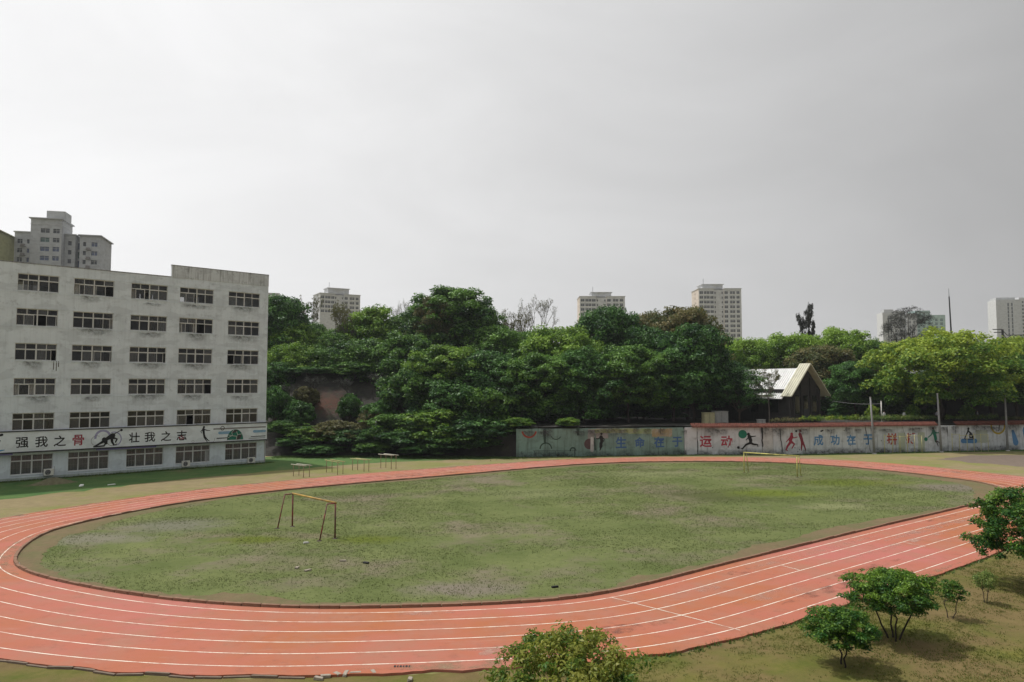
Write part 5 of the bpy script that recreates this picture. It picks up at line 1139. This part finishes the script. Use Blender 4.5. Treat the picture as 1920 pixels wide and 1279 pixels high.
# ------------------------------------------------------------------ grass
def inside(P_, poly):
    x, y = P_[:, 0], P_[:, 1]; c_ = np.zeros(len(P_), bool); j = len(poly) - 1
    for i in range(len(poly)):
        xi, yi = poly[i]; xj, yj = poly[j]; m_ = ((yi > y) != (yj > y)) & (x < (xj - xi) * (y - yi) / (yj - yi + 1e-12) + xi); c_ ^= m_; j = i
    return c_
def waves(P_, seed, s):
    r_ = np.random.default_rng(seed); f = np.zeros(len(P_))
    for k in range(9):
        a = r_.random() * 6.28; fr = s * (1.0 + k * .8); f += np.sin(P_[:, 0]*fr*math.cos(a) + P_[:, 1]*fr*math.sin(a) + r_.random()*6.28) / (1 + k*.45)
    return f / 2.4
def blades(name, P_, z, hmin, hmax, wd, lf, seed, tint, nb=3, zf=None):
    r_ = np.random.default_rng(seed); n = len(P_) * nb; B = np.repeat(P_, nb, 0) + r_.normal(0, .05, (n, 2)); a = r_.random(n) * 6.28
    hh = hmin + (hmax - hmin) * r_.random(n) ** 2; lx = r_.normal(0, .5, n) * hh; ly = r_.normal(0, .5, n) * hh; zz = np.full(n, z) if zf is None else np.repeat(zf, nb)
    c_ = np.stack([np.cos(a), np.sin(a)], 1) * wd / 2
    V = np.stack([np.column_stack([B - c_, zz]), np.column_stack([B + c_, zz]), np.column_stack([B[:, 0] + lx, B[:, 1] + ly, zz + hh])], 1).reshape(-1, 3)
    me = np_mesh(name, V, np.arange(3*n).reshape(n, 3), L[lf], np.clip(np.repeat(tint, nb) + r_.normal(0, .15, n), 0, 1)); return tag(link(name, me), kind='stuff')
rg = np.random.default_rng(77)
P_ = np.column_stack([rg.uniform(-33, 49, 260000), rg.uniform(33, 97, 260000)]); f = waves(P_, 1, .28) + .6 * waves(P_, 2, 1.1)
keep = inside(P_, fringe) & (f + rg.normal(0, .5, len(P_)) > -.1); P_ = P_[keep][:95000]; f = f[keep][:95000]
tag(blades('infield_grass', P_, TZ + .005, .02, .085, .035, 'grass', 5, np.clip(.45 + .25*f, 0, 1)), 'short patchy olive grass covering the infield', 'grass')
P_ = np.column_stack([rg.uniform(1, 34, 110000), rg.uniform(22, 46, 110000)]); f = waves(P_, 3, .45) + .6 * waves(P_, 4, 1.7)
oe = CI + nrm * (CW + .5)[:, None]
keep = ~inside(P_, oe) & (P_[:, 1] < 46) & (np.abs(P_[:, 0]) < P_[:, 1] * .74) & (f + rg.normal(0, .45, len(P_)) > .05); P_ = P_[keep]; f = f[keep]
tag(blades('lawn_grass', P_, .005, .02, .08, .026, 'lawn', 6, np.clip(.4 + .3*f, 0, 1), 4), 'sparse yellow green grass on the near lawn', 'grass')
# weeds along the foot of the school, the bank and the wall, and along the track's near edge
Q = []
for i in range(2600): t_ = rg.uniform(-30, 1); d_ = abs(rg.normal(0, .35)) + .05; b_ = A0 + UD * t_ + Vector((UD.y, -UD.x, 0)) * d_; Q.append((b_.x, b_.y))
for i in range(5200): x = rg.uniform(-33, 2); Q.append((x, yb(x) - abs(rg.normal(0, 1.3)) + .5))
for i in range(2600): x = rg.uniform(2, 80); Q.append((x, yb(x) - .12 - abs(rg.normal(0, .45))))
ii = [i for i in range(NC) if oe[i][1] < 46 and oe[i][0] > 3]
for i in range(420): k = ii[int(rg.integers(len(ii)))]; Q.append(tuple(outer_edge[k] + nrm[k] * abs(rg.normal(.02, .14)) + tg[k] * rg.normal(0, .4)))
Q = np.array(Q); tag(blades('weed_grass', Q, -.01, .05, .24, .05, 'weed', 9, rg.random(len(Q)), 5), 'weeds growing along the foot of walls and track edge', 'grass')

# ------------------------------------------------------------------ people on the terrace, seen over the hedge
def person_mesh(pose, seed):
    vs = [(0,0,.92),(0,0,1.18),(0,0,1.40),(0,0,1.52),(0,-.01,1.66),(.10,0,.88),(.12,0,.48),(.12,.02,.08),(.12,-.12,.04),(-.10,0,.88),(-.13,0,.48),(-.13,.02,.08),(-.13,-.12,.04),(.19,0,1.38),(.26,.02,1.12),(.25,-.10,.90),(.25,-.14,.82),(-.19,0,1.38),(-.26,.02,1.12),(-.25,-.10,.90),(-.25,-.14,.82)]
    rd = [.15,.14,.17,.06,.105,.10,.07,.05,.05,.10,.07,.05,.05,.075,.052,.042,.045,.075,.052,.042,.045]
    es = [(0,1),(1,2),(2,3),(3,4),(0,5),(5,6),(6,7),(7,8),(0,9),(9,10),(10,11),(11,12),(2,13),(13,14),(14,15),(15,16),(2,17),(17,18),(18,19),(19,20)]
    if pose == 1: vs[15] = (.12, -.26, 1.15); vs[16] = (.06, -.32, 1.22)
    if pose == 2: vs[6] = (.14, -.14, .50); vs[10] = (-.12, .10, .48); vs[7] = (.14, -.16, .08); vs[8] = (.14, -.3, .04); vs[11] = (-.12, .26, .10); vs[12] = (-.12, .16, .04)
    me = bpy.data.meshes.new('body'); me.from_pydata(vs, es, []); o = bpy.data.objects.new('body_tmp', me); COL.objects.link(o)
    md = o.modifiers.new('skin', 'SKIN')
    for i, sv in enumerate(me.skin_vertices[0].data): sv.radius = (rd[i], rd[i]); sv.use_root = i == 0
    sb = o.modifiers.new('sub', 'SUBSURF'); sb.levels = 1
    bpy.context.view_layer.update(); r_ = bpy.data.meshes.new_from_object(o.evaluated_get(bpy.context.evaluated_depsgraph_get())); bpy.data.objects.remove(o)
    r_.materials.clear()
    return r_
TR = mat('dark_trousers', (.03, .035, .05), .9, .2, 6); HAIR = mat('black_hair', (.012, .011, .01), .6, .2, 20)
SH = {'white': mat('white_shirt', (.75, .75, .74), .9, .08, 6), 'grey': mat('grey_shirt', (.4, .4, .42), .9, .1, 6)}
bodies = [person_mesh(k, k) for k in range(3)]
for i, (x, D, sh, pose, rz, lab) in enumerate(((1658, 118, 'white', 0, .3, 'person in white shirt standing behind hedge beside the short white post'), (1696, 118.5, 'white', 1, -.4, 'person in white shirt behind hedge below the flat topped small tree'), (1708, 120, 'grey', 2, 1.2, 'person in grey shirt walking behind hedge under the camphor'), (1757, 119, 'grey', 0, 2.0, 'person in grey shirt behind hedge just left of the middle pole'), (1824, 120, 'white', 1, .1, 'person in white shirt behind hedge right of the pale small tree'), (1833, 121, 'grey', 0, .9, 'person in grey shirt beside the white shirted person at right'))):
    q = px(x, 780, D); z = hill(q.x, q.y); o = empty('person', (q.x, q.y, z), rz); tag(o, lab, 'person', 'people on the terrace')
    me = bodies[pose].copy(); me.materials.append(M['skin']); me.materials.append(SH[sh]); me.materials.append(TR)
    mi = []
    for pl in me.polygons: c_ = pl.center; mi.append(2 if c_.z < .96 and abs(c_.x) < .235 else (1 if c_.z < 1.5 and c_.z > 1.02 else 0))
    me.polygons.foreach_set('material_index', mi); me.polygons.foreach_set('use_smooth', [True]*len(mi)); link('body', me, o)
    hm = MB()
    for a in range(4):
        for k in range(10): r_ = .118 * math.cos(a * math.pi / 8); hm.v.append((r_*math.cos(k*.628), r_*math.sin(k*.628) + .012, 1.665 + .118*math.sin(a*math.pi/8) + .02))
    for a in range(3):
        for k in range(10): hm.f.append((a*10+k, a*10+(k+1)%10, a*10+10+(k+1)%10, a*10+10+k))
    hm.f.append(tuple(range(30, 40))); hm.build('hair', HAIR, o, True)
# thin scrub on the bare bank
for x, y, wd, D, lf, lab in ((515, 720, 70, 112, 'dark', 'shaded shrub hugging the school corner on the bank'), (562, 748, 60, 110.5, 'dark', 'small shaded shrub left of the red earth'), (655, 735, 46, 113, 'dark', 'small shrub clinging to the right of the red earth'), (575, 722, 50, 114, 'olive', 'small dry shrub above left of the red earth'), (700, 765, 60, 110, 'olive', 'dry shrub right below the red earth'), (745, 712, 70, 114, 'dark', 'shaded shrub at right end of the bare bank'), (610, 790, 70, 107.5, 'olive', 'dry shrub below the red earth beside rounded bush'), (900, 822, 90, 104.6, 'mid', 'low weeds clump at the bank foot left of the wall'), (700, 826, 80, 105, 'mid', 'low weeds clump behind the leaning pole foot'), (600, 832, 90, 104.8, 'dark', 'low weeds clump at bank foot near the school'), (800, 828, 110, 104.6, 'dark', 'low weeds clump at the middle of the bank foot')):
    place('t', x, y, wd, D, lf, lab, 'shrub', 'bush', 'shrubs on the bank')
for i, (x, y, wd, D, lab) in enumerate(((545, 735, 50, 113, 'leafless dark scrub on bare bank nearest the school'), (590, 728, 55, 115, 'leafless dark scrub left of the red earth'), (655, 722, 60, 116, 'leafless scrub above the red earth'), (700, 712, 60, 117, 'leafless scrub right above the red earth'), (735, 742, 50, 113, 'leafless scrub at the right end of the bare bank'))):
    place('w', x, y, wd, D, 'pine', lab, 'scrub', 'bush', 'leafless scrub on the bare bank', bark='bark_dark')
# ------------------------------------------------------------------ thin haze over the whole place
m = bpy.data.materials.new('haze'); m.use_nodes = True; n = m.node_tree; n.nodes.clear()
pv = n.nodes.new('ShaderNodeVolumePrincipled'); pv.inputs['Color'].default_value = (.86, .89, .92, 1); pv.inputs['Density'].default_value = .00017; pv.inputs['Anisotropy'].default_value = .3
mo = n.nodes.new('ShaderNodeOutputMaterial'); n.links.new(pv.outputs[0], mo.inputs['Volume'])
tag(MB().box(-4500, 4500, -500, 6500, -3.2, 96).build('haze', m), kind='stuff')
